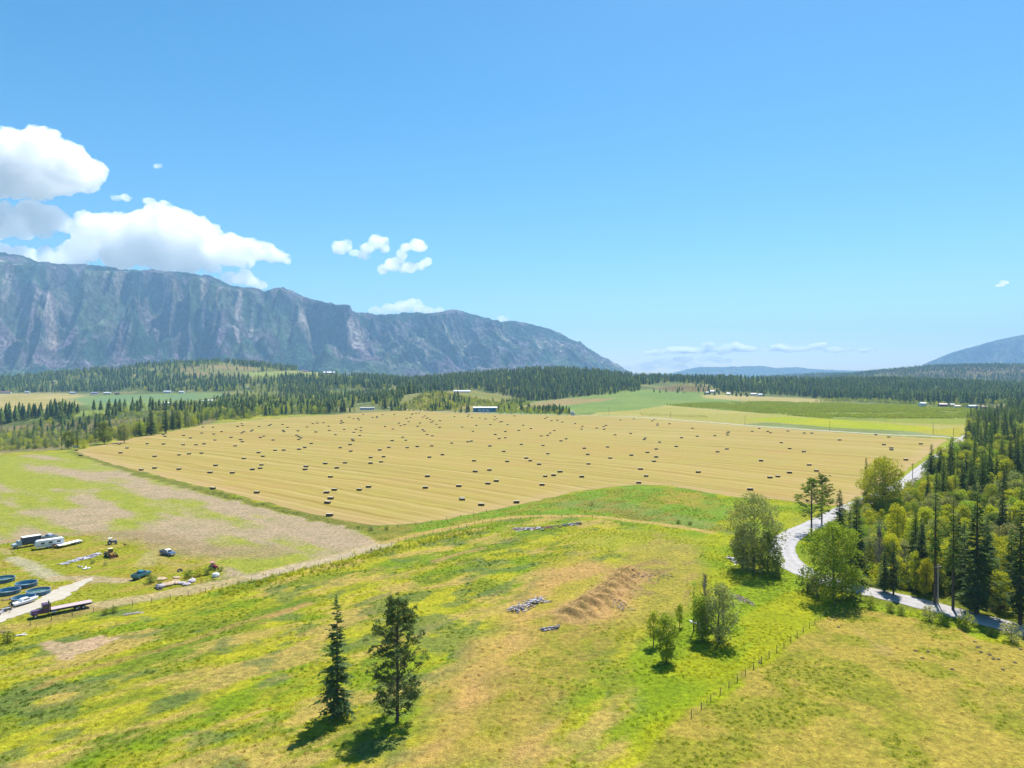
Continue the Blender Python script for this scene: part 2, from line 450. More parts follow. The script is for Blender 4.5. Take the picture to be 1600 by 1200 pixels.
track([(400, 903), (500, 878), (560, 863), (603, 850)], 4.4, A(238, 216, 180), .9, 1.5)
track([(600, 849), (640, 838), (700, 826), (760, 813), (820, 807), (880, 806.5), (930, 807), (1000, 815), (1055, 822), (1110, 832)], 3.2, A(236, 202, 118), .95, 1.2)
track([(-100, 992), (0, 985), (60, 975), (140, 955)], 4.5, A(210, 182, 104), .7, 2)
track([(60, 1075), (130, 1048), (200, 1030), (280, 1008), (380, 972), (470, 948)], 1.6, A(206, 176, 100), .75, 1)
track([(680, 878), (720, 865), (755, 856)], 2.2, A(212, 178, 112), .8, 1)
track([(425, 962), (450, 955), (480, 944)], 2.2, A(218, 180, 108), .8, 1)
regionv([(72, 1001), (86, 997), (110, 1001), (135, 998), (158, 996), (177, 1001), (160, 1012), (138, 1017), (124, 1027), (96, 1026), (82, 1016)], np.tile(A(240, 206, 164), (len(nx), 1)), .5)
# far strips of verge beside hay, road shoulders
c = blend(c, ss(9, 4, dline(wx, wy, W0([(1482, 690), (1466, 701), (1442, 720), (1405, 747), (1350, 777), (1310, 797), (1260, 818)]))) , A(190, 196, 48))
c = blend(c, ss(0, 6, sdpoly(wx, wy, W0([(1315, 935), (1290, 905), (1245, 870), (1290, 830), (1400, 770), (1470, 725), (1500, 690), (1515, 640), (2600, 640), (2600, 1100), (1700, 1010)]))) * .8, var(A(110, 122, 50), A(150, 160, 50), n2))
c = blend(c, ss(4, 1, dline(wx, wy, W0([(1700, 1005), (1600, 975), (1450, 937), (1335, 913)]))) * .8, A(170, 180, 40))
c = blend(c, ss(0, 10, sdpoly(wx, wy, VALLEY)), var(A(150, 150, 86), A(186, 164, 112), n2, .45, .6))
track([(1395, 778), (1440, 767), (1505, 759)], 9, A(226, 220, 212), .9)
track([(-40, 712), (10, 706), (30, 698), (52, 690)], 6, A(206, 186, 156), .9)
gcol = np.zeros((len(gx), 3)); gcol[near] = c

fr = ~near; c = np.zeros((fr.sum(), 3))
fx, fy, fu, fv = gx[fr], gy[fr], gu[fr], gv[fr]
m1 = fbm(fx / 90, fy / 90, 61, 4); m2 = fbm(fx / 25, fy / 25, 63, 3)
c[:] = A(122, 138, 70); t = ss(.4, .6, m1)[:, None]; c = c * (1 - t) + A(172, 168, 100) * t
fur, fvr = fu + (m1 - .5) * 14, fv + (m2 - .5) * 1.6
def farreg(pts, ca, cb, fe=1.2, st=1.0):
    global c
    s = ss(-fe, fe, sdpoly(fur * .25, fvr, [(u * .25, v) for u, v in pts]))[:, None] * st
    t = ss(.42, .58, m1)[:, None]
    c = c * (1 - s) + (np.asarray(ca) * (1 - t) + np.asarray(cb) * t) * s
farreg([(-400, 616), (0, 615.5), (110, 614.5), (150, 621), (130, 632), (60, 640), (0, 650), (-400, 655)], A(226, 204, 130), A(206, 190, 110))
farreg([(130, 632), (110, 622), (150, 618), (330, 613), (360, 617), (290, 628), (230, 640), (150, 642)], A(158, 180, 100), A(140, 176, 122))
farreg([(20, 654), (150, 640), (230, 631), (236, 638), (120, 651), (35, 658)], A(170, 188, 90), A(150, 180, 80))
farreg([(270, 576), (330, 571), (400, 573), (425, 588), (380, 594), (300, 592)], A(196, 168, 112), A(160, 160, 90), 2, .9)
farreg([(165, 576), (210, 571), (215, 575), (180, 580)], A(205, 180, 130), A(196, 168, 112))
farreg([(380, 582), (480, 579), (530, 579), (600, 587), (580, 591), (400, 590)], A(202, 196, 112), A(180, 190, 96), .9)
farreg([(610, 641), (650, 622), (700, 611), (740, 610), (800, 622), (780, 641)], A(190, 172, 90), A(166, 166, 70), 2)
farreg([(760, 645), (840, 626), (900, 621), (960, 612), (1010, 608), (1080, 612), (1140, 618), (1200, 626), (1060, 631), (1000, 640), (900, 647), (800, 650)], A(160, 182, 84), A(146, 176, 82))
farreg([(796, 640), (840, 628), (880, 623.5), (960, 622.5), (950, 626), (880, 634)], A(205, 178, 124), A(196, 172, 108), 1)
farreg([(1020, 607), (1060, 601), (1100, 602), (1112, 608), (1110, 612), (1050, 612)], A(176, 140, 108), A(140, 120, 74), 1.2, .9)
farreg([(1095, 616), (1130, 617), (1200, 620), (1290, 624), (1300, 629), (1180, 628), (1100, 622)], A(226, 204, 134), A(214, 196, 118), .9)
farreg([(1440, 612), (1480, 612)], A(0, 0, 0), A(0, 0, 0), 1, 0)
farreg([(900, 652), (930, 645), (1000, 640), (1040, 633), (1160, 643), (1300, 655), (1520, 664), (1520, 690), (1300, 677), (1100, 662)], A(216, 202, 112), A(206, 196, 96), .7)
gcol[fr] = c
# between 600 and 1000 m the fields behind the gravel road reach into the near part of the sheet
mid = near & (gy > 560)
c = gcol[mid]; fx, fy = gx[mid], gy[mid]; m1 = fbm(fx / 90, fy / 90, 61, 4); m2 = fbm(fx / 25, fy / 25, 63, 3)
fur, fvr = gu[mid] + (m1 - .5) * 14, gv[mid] + (m2 - .5) * 1.2
farreg([(1150, 664), (1200, 660), (1480, 674), (1482, 684), (1300, 674)], A(176, 186, 122), A(160, 170, 96), .6)
farreg([(900, 653), (1000, 646), (1200, 644), (1540, 656), (1530, 677), (1300, 675), (1100, 662)], A(216, 202, 112), A(206, 196, 96), .6)
ORCH = [(1035, 632.5), (1120, 629), (1200, 627.5), (1330, 630), (1440, 634), (1530, 640), (1560, 660), (1500, 664), (1400, 660), (1290, 654.5), (1200, 646.5), (1120, 640)]
farreg(ORCH, A(160, 176, 56), A(176, 186, 58), .6)
farreg([(1150, 664), (1200, 660), (1480, 674), (1482, 684), (1300, 674)], A(176, 186, 122), A(160, 170, 96), .6)
farreg([(1160, 655.5), (1230, 651), (1320, 656), (1450, 667), (1470, 674), (1440, 675), (1300, 667.5)], A(212, 212, 26), A(198, 208, 24), .5)
farreg([(1420, 674), (1500, 667), (1500, 683), (1460, 679)], A(210, 200, 60), A(200, 196, 60), .6)
gcol[mid] = c
c = gcol[fr]; fx, fy, fu, fv = gx[fr], gy[fr], gu[fr], gv[fr]
m1 = fbm(fx / 90, fy / 90, 61, 4); m2 = fbm(fx / 25, fy / 25, 63, 3); fur, fvr = fu + (m1 - .5) * 14, fv + (m2 - .5) * 1.2
farreg([(1160, 655.5), (1230, 651), (1320, 656), (1450, 667), (1300, 667.5)], A(212, 212, 26), A(198, 208, 24), .5)
ORCH = [(1035, 632.5), (1120, 629), (1200, 627.5), (1330, 630), (1440, 634), (1530, 640), (1560, 660), (1500, 664), (1400, 660), (1290, 654.5), (1200, 646.5), (1120, 640)]
farreg(ORCH, A(160, 176, 56), A(176, 186, 58), .8)
gcol[fr] = c
# brown burnt hill and blue-green far plain
far2 = gy > 3200
gcol[far2] = A(124, 128, 92) * 1.0
b2 = ss(1500, 2600, gx) * far2; gcol = blend(gcol, b2 * (0.5 + 0.5 * ss(.4, .6, fbm(gx / 200, gy / 200, 71, 3))), A(140, 118, 92))

idx = np.arange(len(gx)).reshape(GX.shape)
faces = np.stack([idx[:-1, :-1], idx[:-1, 1:], idx[1:, 1:], idx[1:, :-1]], -1).reshape(-1, 4)
b = NB('ground_cover')
at = b.n('ShaderNodeAttribute', attribute_name='Col'); wc = world_co(b)
f1 = b.noise(wc, 0.9, 6, 0.65); f2 = b.noise(wc, 0.16, 5, 0.6); f3 = b.noise(wc, 3.5, 3, 0.7)
v = b.mix(1.0, at.outputs['Color'], b.ramp(f1, [(0.34, 0.62), (0.68, 1.32)]), 'MULTIPLY')
v = b.mix(1.0, v, b.ramp(f2, [(0.32, (0.80, 0.86, 0.75)), (0.70, (1.16, 1.10, 1.1))]), 'MULTIPLY')
v = b.mix(1.0, v, b.ramp(f3, [(0.34, 0.70), (0.66, 1.26)]), 'MULTIPLY')
gm = b.bsdf(v, 0.95, spec=0.1, bump=b.math('ADD', f1, f3), bstr=0.8, bdist=0.35)
gme = np_mesh('ground', np.stack([gx, gy, gz], -1), faces, [gm], smooth=True, attrs={'Col': ('FLOAT_COLOR', gcol)})
setp(link(bpy.data.objects.new('ground', gme)), kind='structure')
del GX, GY, faces

# hay field: one sheet just above the ground, its edge slightly ragged
def densify(poly, step):
    out = []
    n = len(poly)
    for i in range(n):
        a, q = np.array(poly[i]), np.array(poly[(i + 1) % n]); k = max(1, int(np.linalg.norm(q - a) / step))
        for j in range(k): out.append(a + (q - a) * j / k)
    return np.array(out)
hb = densify(hay_w, 2.5)
hb += np.stack([vnoise(hb[:, 0] / 5, hb[:, 1] / 5, 81) - .5, vnoise(hb[:, 0] / 5, hb[:, 1] / 5, 83) - .5], -1) * 2.4
gx1, gy1 = np.meshgrid(np.arange(-345, 420, 11.0), np.arange(250, 1120, 11.0)); gi = np.stack([gx1.ravel(), gy1.ravel()], -1)
gi = gi[sdpoly(gi[:, 0], gi[:, 1], hb) > 3]
pts2 = [Vector(p) for p in np.vstack([hb, gi])]
nb_ = len(hb)
vo, _, fo, _, _, _ = delaunay_2d_cdt(pts2, [(i, (i + 1) % nb_) for i in range(nb_)], [], 1, 1e-4)
hv = np.array([(p.x, p.y) for p in vo])
gxs = np.array([-400, -320, -100, 50, 200, 420.]); gpr = np.array([.95, .9, .46, .28, .2, .2])
_xg = np.linspace(-400, 420, 400); _gg = np.cumsum(np.interp(_xg, gxs, gpr)) * (_xg[1] - _xg[0])
tt = np.clip((hv[:, 1] - 280) / 760, 0, 1); phi = hv[:, 1] + hv[:, 0] * (.95 * (1 - tt) + .28 * tt)
HZ = 0.05
hme = np_mesh('hay_field', np.column_stack([hv, H(hv[:, 0], hv[:, 1]) + HZ]), np.array([f for f in fo if len(f) == 3]), attrs={'phi': ('FLOAT', phi), 'edge': ('FLOAT', np.abs(sdpoly(hv[:, 0], hv[:, 1], hb)))})
b = NB('stubble'); at = b.n('ShaderNodeAttribute', attribute_name='phi'); wc = world_co(b)
sep = b.n('ShaderNodeSeparateXYZ'); b.l(wc, sep.inputs[0])
wob = b.math('MULTIPLY', b.noise(wc, 0.009, 3), 34.0)
ph = b.math('ADD', at.outputs['Fac'], wob)
cmb = b.n('ShaderNodeCombineXYZ'); b.l(b.math('MULTIPLY', sep.outputs[0], 0.012), cmb.inputs[0]); b.l(ph, cmb.inputs[1])
s1 = b.noise(cmb.outputs[0], 0.13, 3, 0.5); s2 = b.noise(cmb.outputs[0], 0.6, 3, 0.6)
win = b.math('SINE', b.math('MULTIPLY', ph, 2 * math.pi / 7.6))
big = b.noise(wc, 0.011, 4, .55); mid_ = b.noise(wc, 0.06, 4, .6); fine = b.noise(wc, 2.2, 4, .7)
cc = b.ramp(s1, [(0.34, A(190, 168, 86)), (0.5, A(209, 187, 104)), (0.66, A(226, 205, 132))])
cc = b.mix(b.ramp(big, [(0.44, 0.0), (0.64, 0.45)]), cc, A(220, 180, 108))
cc = b.mix(b.ramp(mid_, [(0.46, 0.0), (0.62, 0.55)]), cc, A(208, 194, 96))
ea = b.n('ShaderNodeAttribute', attribute_name='edge'); ew = b.math('ADD', ea.outputs['Fac'], b.math('MULTIPLY', mid_, 16.0))
cc = b.mix(b.ramp(b.math('DIVIDE', ew, 40.0), [(.22, .6), (.50, 0.0)]), cc, A(226, 194, 142))
cc = b.mix(1.0, cc, b.ramp(s2, [(0.32, (0.84, 0.82, 0.74)), (0.66, (1.12, 1.10, 1.08))]), 'MULTIPLY')
cc = b.mix(1.0, cc, b.ramp(b.math('ADD', b.math('MULTIPLY', win, .5), .5), [(0.0, (0.93, 0.93, 0.88)), (0.6, 1.03)]), 'MULTIPLY')
cc = b.mix(1.0, cc, b.ramp(fine, [(0.32, 0.80), (0.68, 1.14)]), 'MULTIPLY')
hme.materials.append(b.bsdf(cc, 0.95, spec=0.1, bump=b.math('ADD', s2, fine), bstr=.5, bdist=.15))
setp(link(bpy.data.objects.new('hay_field', hme)), kind='structure')

# roads
def ribbon(name, pts, width, m, z, jag=0.0, taper=None, step=2.0):
    line = smooth_line(pts, 10); L = [np.array(line[0])]
    for p in line[1:]:
        p = np.array(p)
        while np.linalg.norm(p - L[-1]) > step: L.append(L[-1] + (p - L[-1]) / np.linalg.norm(p - L[-1]) * step)
    L = np.array(L); t = np.gradient(L, axis=0); t /= np.linalg.norm(t, axis=1)[:, None]; nn = np.stack([-t[:, 1], t[:, 0]], -1)
    w = np.full(len(L), width / 2.0)
    if taper is not None: w = w * np.interp(np.linspace(0, 1, len(L)), *taper)
    rng = np.random.RandomState(3); cols = 7
    V = []
    for j in range(cols):
        q = -1 + 2 * j / (cols - 1)
        ww = w.copy()
        if abs(q) == 1: ww = ww + (rng.rand(len(L)) - .5) * jag
        p = L + nn * (q * ww)[:, None]
        V.append(np.column_stack([p, H(p[:, 0], p[:, 1]) + z + 0.05 * (1 - q * q)]))
    V = np.stack(V, 1).reshape(-1, 3); n = len(L)
    ii = np.arange(n * cols).reshape(n, cols)
    Fq = np.stack([ii[:-1, :-1], ii[:-1, 1:], ii[1:, 1:], ii[1:, :-1]], -1).reshape(-1, 4)
    d = np.tile(np.linspace(-1, 1, cols), n)
    me = np_mesh(name, V, Fq, [m], smooth=True, attrs={'side': ('FLOAT', d)})
    return setp(link(bpy.data.objects.new(name, me)), kind='structure')
def roadmat(name, c1, c2, ruts=0.12):
    b = NB(name); wc = world_co(b)
    at = b.n('ShaderNodeAttribute', attribute_name='side')
    f = b.noise(wc, 0.35, 5, .6); g = b.noise(wc, 4, 4, .7)
    col = b.mix(b.ramp(f, [(.35, 0.), (.68, 1.)]), c1, c2)
    r = b.math('COSINE', b.math('MULTIPLY', at.outputs['Fac'], 9.4))
    col = b.mix(1.0, col, b.ramp(b.math('ADD', b.math('MULTIPLY', r, .5), .5), [(0, 1 - ruts), (1, 1 + ruts * .5)]), 'MULTIPLY')
    col = b.mix(1.0, col, b.ramp(g, [(.3, .88), (.7, 1.08)]), 'MULTIPLY')
    return b.bsdf(col, .9, spec=.2, bump=g, bstr=.3, bdist=.03)
ROAD = [(1760, 1030), (1680, 1005), (1600, 984), (1520, 963), (1450, 946), (1400, 934), (1335, 920), (1290, 908), (1254, 893), (1231, 876), (1222, 857), (1232, 840), (1256, 827), (1285, 814),
        (1320, 796), (1360, 780), (1412, 756), (1440, 734), (1465, 715), (1490, 697), (1512, 681), (1540, 660), (1570, 645), (1610, 635)]
ribbon('road', W0(ROAD), 7.8, roadmat('pale_asphalt', A(238, 233, 230), A(216, 210, 209), .08), 0.08, .5)
ribbon('gravel_road', W0([(600, 639), (640, 641.2), (700, 643.6), (800, 646.8), (920, 649), (1000, 652), (1100, 659.2), (1200, 667.2), (1300, 673.8), (1400, 680), (1450, 681.5), (1490, 684), (1515, 684)]),
       8.5, roadmat('pale_gravel', A(240, 230, 205), A(226, 216, 190), .06), 0.10, .8, step=6)
ribbon('dirt_track', W0([(-120, 1010), (-60, 988), (0, 966), (40, 952), (75, 937), (105, 921), (125, 912), (146, 902)]), 6.2, roadmat('pale_dirt', A(248, 238, 220), A(236, 220, 192), .04), 0.07, 1.6, ((0, .6, .8, 1), (1, 1, .9, .15)), step=1.0)

# ------------------------------------------------------------------ mountains
def mountain(name, uv, Dl, front, back, ns, ntr, seed, amp, colfun, umin=None):
    u = np.array([p[0] for p in uv], float); v = np.array([p[1] for p in uv], float)
    uu = np.linspace(u[0], u[-1], ns); D = np.interp(uu, [p[0] for p in Dl], [p[1] for p in Dl])
    vv = np.interp(uu, u, v) + (fbm(uu / 7, uu * 0, seed, 5, .6) - .5) * amp[2]
    X = (uu - 800) / F * D; Z = CAMH + (HOR - vv) / F * D
    pc = np.stack([X, D], -1); t = np.gradient(pc, axis=0); t /= np.linalg.norm(t, axis=1)[:, None]
    k = 41; ker = np.ones(k) / k
    tn = np.stack([np.convolve(np.pad(t[:, i], k // 2, 'edge'), ker, 'valid') for i in (0, 1)], -1)
    nrm = np.stack([tn[:, 1], -tn[:, 0]], -1); nrm *= np.sign(-nrm[:, 1:2])
    arc = np.concatenate([[0], np.cumsum(np.linalg.norm(np.diff(pc, axis=0), axis=1))])
    T = np.concatenate([np.linspace(-1, 0, 30)[:-1], np.linspace(0, 1, ntr) ** 1.0])
    SS, TT = np.meshgrid(arc, T, indexing='ij')
    zz = np.maximum(Z, 0)[:, None] * np.ones_like(TT)
    tp = np.clip(TT, 0, 1)
    wig = fbm(SS / 500 + 3, TT * 2.2, seed + 2, 3) * 1.2
    rid = lambda s, q, sd_: 1 - np.abs(2 * fbm(s, q, sd_, 2) - 1)
    a1 = rid(SS / 560 + wig + TT * 1.1, TT * .9, seed + 5); a2 = rid(SS / 200 + wig * 2 - TT * 2.0, TT * 1.8, seed + 7); a3 = rid(SS / 75 + TT * 2.5, TT * 5, seed + 9)
    a4 = fbm(SS / 40, TT * 18, seed + 11, 4)
    rel = (a1 - .7) * 1.15 + (a2 - .7) * .7 + (a3 - .7) * .3
    rel = rel * (.95 - .62 * ss(.55, .85, SS / arc[-1]))
    env = ss(0.0, .16, tp) * ss(1.0, .55, tp)
    q = np.clip(tp - rel * amp[0] * env, 0, 1)
    prof = (1 - q) ** 1.0 * .62 + (1 - q) ** 2.4 * .38
    prof = np.where(TT < 0, 1 - .6 * (-TT) ** 1.2, prof)
    z = zz * prof + (a4 - .5) * amp[1] * ss(0, .12, np.abs(TT)) * np.minimum(1, zz / 200)
    off = np.where(TT > 0, TT * front, TT * back) * (0.25 + .75 * np.clip(zz / max(Z.max(), 1), 0, 1))
    x = pc[:, 0:1] + nrm[:, 0:1] * off; y = pc[:, 1:2] + nrm[:, 1:2] * off
    lim = CAMH + (zz - CAMH) * (1 - off / D[:, None]) - 14 * np.clip(tp * 12, 0, 1)
    z = np.where(TT > 0, np.minimum(z, lim), z)
    z = z - 12 * ss(.93, 1, TT) - 6
    cols = colfun(SS, TT, a1, a2, a3, a4, z, rel)
    n, m = TT.shape; ii = np.arange(n * m).reshape(n, m)
    Fq = np.stack([ii[:-1, :-1], ii[:-1, 1:], ii[1:, 1:], ii[1:, :-1]], -1).reshape(-1, 4)
    me = np_mesh(name, np.stack([x.ravel(), y.ravel(), z.ravel()], -1), Fq, [MOUNT], smooth=True, attrs={'Col': ('FLOAT_COLOR', cols.reshape(-1, 3))})
    return setp(link(bpy.data.objects.new(name, me)), kind='structure')
b = NB('mountain_side'); at = b.n('ShaderNodeAttribute', attribute_name='Col'); wc = world_co(b)
f1 = b.noise(wc, 0.022, 8, .75); f2 = b.noise(wc, 0.006, 5, .6)
cc = b.mix(1.0, at.outputs['Color'], b.ramp(f1, [(.40, .38), (.60, 1.75)]), 'MULTIPLY'); cc = b.mix(1.0, cc, b.ramp(f2, [(.38, .65), (.62, 1.3)]), 'MULTIPLY')
MOUNT = b.bsdf(cc, .95, spec=.05, bump=b.math('ADD', f1, b.math('MULTIPLY', f2, 1.5)), bstr=1.0, bdist=45)
def mix3(a, q, t): return a * (1 - t[..., None]) + np.asarray(q) * t[..., None]
def colL_(S_, T_, a1, a2, a3, a4, z, rel):
    forest, rock, scree, pale, grass = np.array([.034, .075, .050]), np.array([.16, .135, .15]), np.array([.20, .145, .18]), np.array([.42, .35, .30]), np.array([.11, .16, .07])
    c = np.zeros(T_.shape + (3,)) + forest
    n = fbm(S_ / 150, T_ * 12, 91, 4); n2 = fbm(S_ / 420, T_ * 5, 93, 3)
    c = mix3(c, rock, ss(.51, .62, n + .12 * ss(0, .3, .3 - np.abs(T_ - .35)) + (rel > .05) * .05) * .85)
    lowband = ss(.5, .62, T_ + (n2 - .5) * .35) * ss(.97, .85, T_ + (n - .5) * .1)
    c = mix3(c, scree, lowband * ss(.42, .55, n2 + (n - .5) * .4) * .8)
    c = mix3(c, grass, ss(.52, .6, fbm(S_ / 260, T_ * 7, 95, 4)) * .6 * ss(.15, .3, T_))
    st = ss(.88, .97, 1 - np.abs(2 * fbm(S_ / 90 + fbm(S_ / 400, T_ * 3, 97, 2), T_ * 1.1, 96, 2) - 1)) * ss(.05, .3, T_) * ss(.97, .8, T_) * ss(.48, .58, n2)
    c = mix3(c, pale, st * .75)
    c = mix3(c, forest * 1.2, ss(.82, .95, T_ + (n - .5) * .15) * .85)
    return c
def colL(*a): return colL_(*a) * .9
RL = [(-700, 420), (-400, 392), (-200, 385), (0, 393), (40, 400), (60, 408), (90, 411), (130, 412), (150, 414), (190, 420), (220, 422), (240, 420), (290, 425), (330, 431), (345, 437), (360, 445), (400, 450),
      (415, 454), (430, 449), (445, 449), (460, 455), (480, 464), (500, 470), (520, 473), (545, 483), (560, 487), (590, 491), (615, 490), (640, 487), (670, 489), (690, 487), (705, 483), (715, 483),
      (735, 489), (760, 496), (780, 501), (800, 501), (820, 503), (850, 511), (870, 518), (890, 528), (910, 537), (930, 549), (950, 562), (970, 575), (985, 584), (1010, 596)]
mountain('mountain', RL, [(-700, 7000), (0, 6800), (500, 7400), (1010, 9500)], 2300, 1800, 1400, 210, 100, (.66, 60, 5.0), colL)
def colR(S_, T_, a1, a2, a3, a4, z, rel):
    c = np.zeros(T_.shape + (3,)) + np.array([.05, .08, .03]); return mix3(c, np.array([.13, .13, .08]), ss(.5, .62, a4))
mountain('far_mountain', [(1395, 592), (1420, 581), (1450, 566), (1485, 551), (1520, 541), (1560, 530), (1600, 522), (1660, 505), (1760, 480), (1900, 450), (2100, 420), (2400, 440)], [(1400, 11500), (2400, 10000)], 2900, 1800, 500, 90, 140, (.28, 60, 1.2), colR)
mountain('distant_range', [(960, 592), (1050, 582), (1090, 573), (1130, 573), (1190, 571), (1215, 575), (1245, 573), (1270, 576), (1310, 578), (1350, 579), (1390, 581), (1440, 584), (1500, 590)], [(960, 15500), (1500, 15000)], 2400, 1300, 400, 50, 160, (.25, 50, 1.5), colR)
mountain('distant_range', [(1180, 594), (1290, 590), (1340, 585), (1380, 582.5), (1420, 584), (1450, 590), (1500, 596)], [(1180, 6500), (1500, 6500)], 900, 800, 300, 60, 170, (.25, 20, 1.0), colR)

# ------------------------------------------------------------------ plants: meshes
CONIF = leafmat('conifer_needles', (.155, .215, .050), .025, .24, .42)
CONIF_D = leafmat('dark_needles', (.105, .155, .060), .015, .2, .34)
LEAF = leafmat('green_leaves', (.34, .385, .045), .028, .22, .34)
LEAF_Y = leafmat('bright_leaves', (.46, .47, .035), .012, .16, .38)
LEAF_G = leafmat('grey_green_leaves', (.32, .34, .13), .022, .2, .30)
LEAF_D = leafmat('dark_leaves', (.18, .23, .045), .02, .18, .30)
TWIG = leafmat('bare_twigs', (.20, .17, .14), .01, .1, .0)
BARK = barkmat('bark', (.10, .075, .055)); PALEB = barkmat('pale_bark', (.34, .31, .27))

def diamonds(P, D, L, Wd, rng, up=0.0):
    """leaf or spray quads: base point P, direction D, length L, width Wd"""
    n = len(P)
    r = rng.normal(size=(n, 3)); r[:, 2] += up
    s = np.cross(D, r); s /= np.linalg.norm(s, axis=1)[:, None] + 1e-9
    L = np.broadcast_to(L, n)[:, None]; Wd = np.broadcast_to(Wd, n)[:, None]
    V = np.stack([P, P + D * L * .45 + s * Wd * .5, P + D * L, P + D * L * .45 - s * Wd * .5], 1).reshape(-1, 3)
    return V
def quads(n): return np.arange(n * 4).reshape(n, 4)
def leafmesh(name, V, mat_, rng, lo=.7, hi=1.25):
    n = len(V) // 4
    sh = np.repeat(rng.uniform(lo, hi, n), 4)
    return np_mesh(name, V, quads(n), [mat_], attrs={'shade': ('FLOAT', sh)})
def trunkmesh(name, segs, mat_, n=6):
    m = MB()
    for a, b_, r0, r1 in segs: m.tube(a, b_, r0, r1, n, cap=False)
    return m.mesh(name, [mat_], True)

def conifer(seed, h=20.0, R=2.7, base=.10, dens=1.0, spray=5, mat_=None, thin=0.0, droop=.35):
    rng = np.random.RandomState(seed); mat_ = mat_ or CONIF
    P, D, L, Wd = [], [], [], []
    z = base * h; segs = [((0, 0, -.5), (0, 0, h * .5), h * .011 + .06, h * .007 + .03), ((0, 0, h * .5), (0, 0, h * .985), h * .007 + .03, .02)]
    gap = .5 / dens
    lop = rng.uniform(0, 6.28)
    while z < h * .985:
        t = (z - base * h) / (h * (1 - base))
        r = R * (1 - t) ** .85 * (0.35 + .65 * ss(0, .12, t)) + .12
        nb = int(4 + 4 * (1 - t) + rng.rand() * 2)
        for k in range(nb):
            if rng.rand() < thin: continue
            az = rng.rand() * 6.283; rr = r * rng.uniform(.6, 1.15) * (1 + .15 * math.cos(az - lop))
            el = .45 * t - droop * (1 - t) + rng.normal() * .1
            d0 = np.array([math.cos(az) * math.cos(el), math.sin(az) * math.cos(el), math.sin(el)])
            side = np.array([-math.sin(az), math.cos(az), 0])
            o = np.array([0, 0, z + rng.normal() * .12])
            m = spray + int(rr * 1.2)
            for j in range(m):
                s_ = (j + .6) / m
                p = o + d0 * rr * s_ + np.array([0, 0, -.10 * rr * s_ * s_])
                q = (1 if j % 2 else -1) * rng.uniform(.5, 1.2)
                dd = d0 + side * q * (1 - .6 * (s_ > .9)) + np.array([0, 0, rng.normal() * .15 - .1]); dd /= np.linalg.norm(dd)
                P.append(p - dd * .05); D.append(dd); l = (.34 * rr * (1.15 - s_) + .28) * rng.uniform(.8, 1.25); L.append(l); Wd.append(l * .42)
            if r > 1.2 and rng.rand() < .5: segs.append((tuple(o), tuple(o + d0 * rr * .8), .035, .012))
        z += gap * (.55 + .5 * (1 - t))
    P.append(np.array([0, 0, h * .97])); D.append(np.array([0, 0, 1.])); L.append(h * .03 + .3); Wd.append(.15)
    V = diamonds(np.array(P), np.array(D), np.array(L), np.array(Wd), rng, up=1.6)
    return leafmesh('crown', V, mat_, rng, .7, 1.3), trunkmesh('trunk', segs, BARK)

def broadleaf(seed, h=14.0, R=4.0, base=.25, ncl=34, nleaf=80, leaf=.36, mat_=None, shape=1.0, bark=None, cluster=.30, sparse=0.0, lean=0):
    rng = np.random.RandomState(seed); mat_ = mat_ or LEAF; bark = bark or BARK
    ch = h * (1 - base); cz = h * base
    C_, Rd = [], []
    for i in range(ncl):
        t = (i + rng.rand()) / ncl; zz = cz + ch * (.06 + .90 * t)
        prof = math.sin(math.pi * min(1, max(0, (t * .92 + .06)) ** shape)) ** .6
        a = i * 2.399 + rng.normal() * .5; rr = R * prof * rng.uniform(.25, 1.0) ** .6 * .85
        C_.append((rr * math.cos(a) + lean * t, rr * math.sin(a), zz + rng.normal() * h * .02)); Rd.append(R * cluster * rng.uniform(.7, 1.3))
    C_ = np.array(C_); P = []; D = []
    for c0, r0 in zip(C_, Rd):
        n = int(nleaf * rng.uniform(.7, 1.2) * (1 - sparse))
        v = rng.normal(size=(n, 3)); v /= np.linalg.norm(v, axis=1)[:, None]; rad = r0 * rng.uniform(.35, 1.0, n) ** .5
        P.append(c0 + v * rad[:, None] * [1, 1, .78]); d = v * .6 + rng.normal(size=(n, 3)) * .7; d[:, 2] -= .15; D.append(d / np.linalg.norm(d, axis=1)[:, None])
    P = np.vstack(P); D = np.vstack(D); L = leaf * rng.uniform(.7, 1.3, len(P))
    V = diamonds(P, D, L, L * .75, rng, up=.8)
    tz = cz + ch * .35
    segs = [((0, 0, -.5), (lean * .2, 0, tz), h * .013 + .06, h * .007 + .03), ((lean * .2, 0, tz), (lean * .6, 0, h * .86), h * .007 + .03, .03)]
    for c0 in C_[::2]:
        z0 = max(cz * .8, c0[2] - np.hypot(c0[0], c0[1]) * .9 - .3); segs.append(((lean * .2 * min(1, z0 / tz), 0, min(z0, h * .8)), tuple(c0), .05 + .002 * h, .015))
    return leafmesh('crown', V, mat_, rng, .72, 1.28), trunkmesh('trunk', segs, bark)

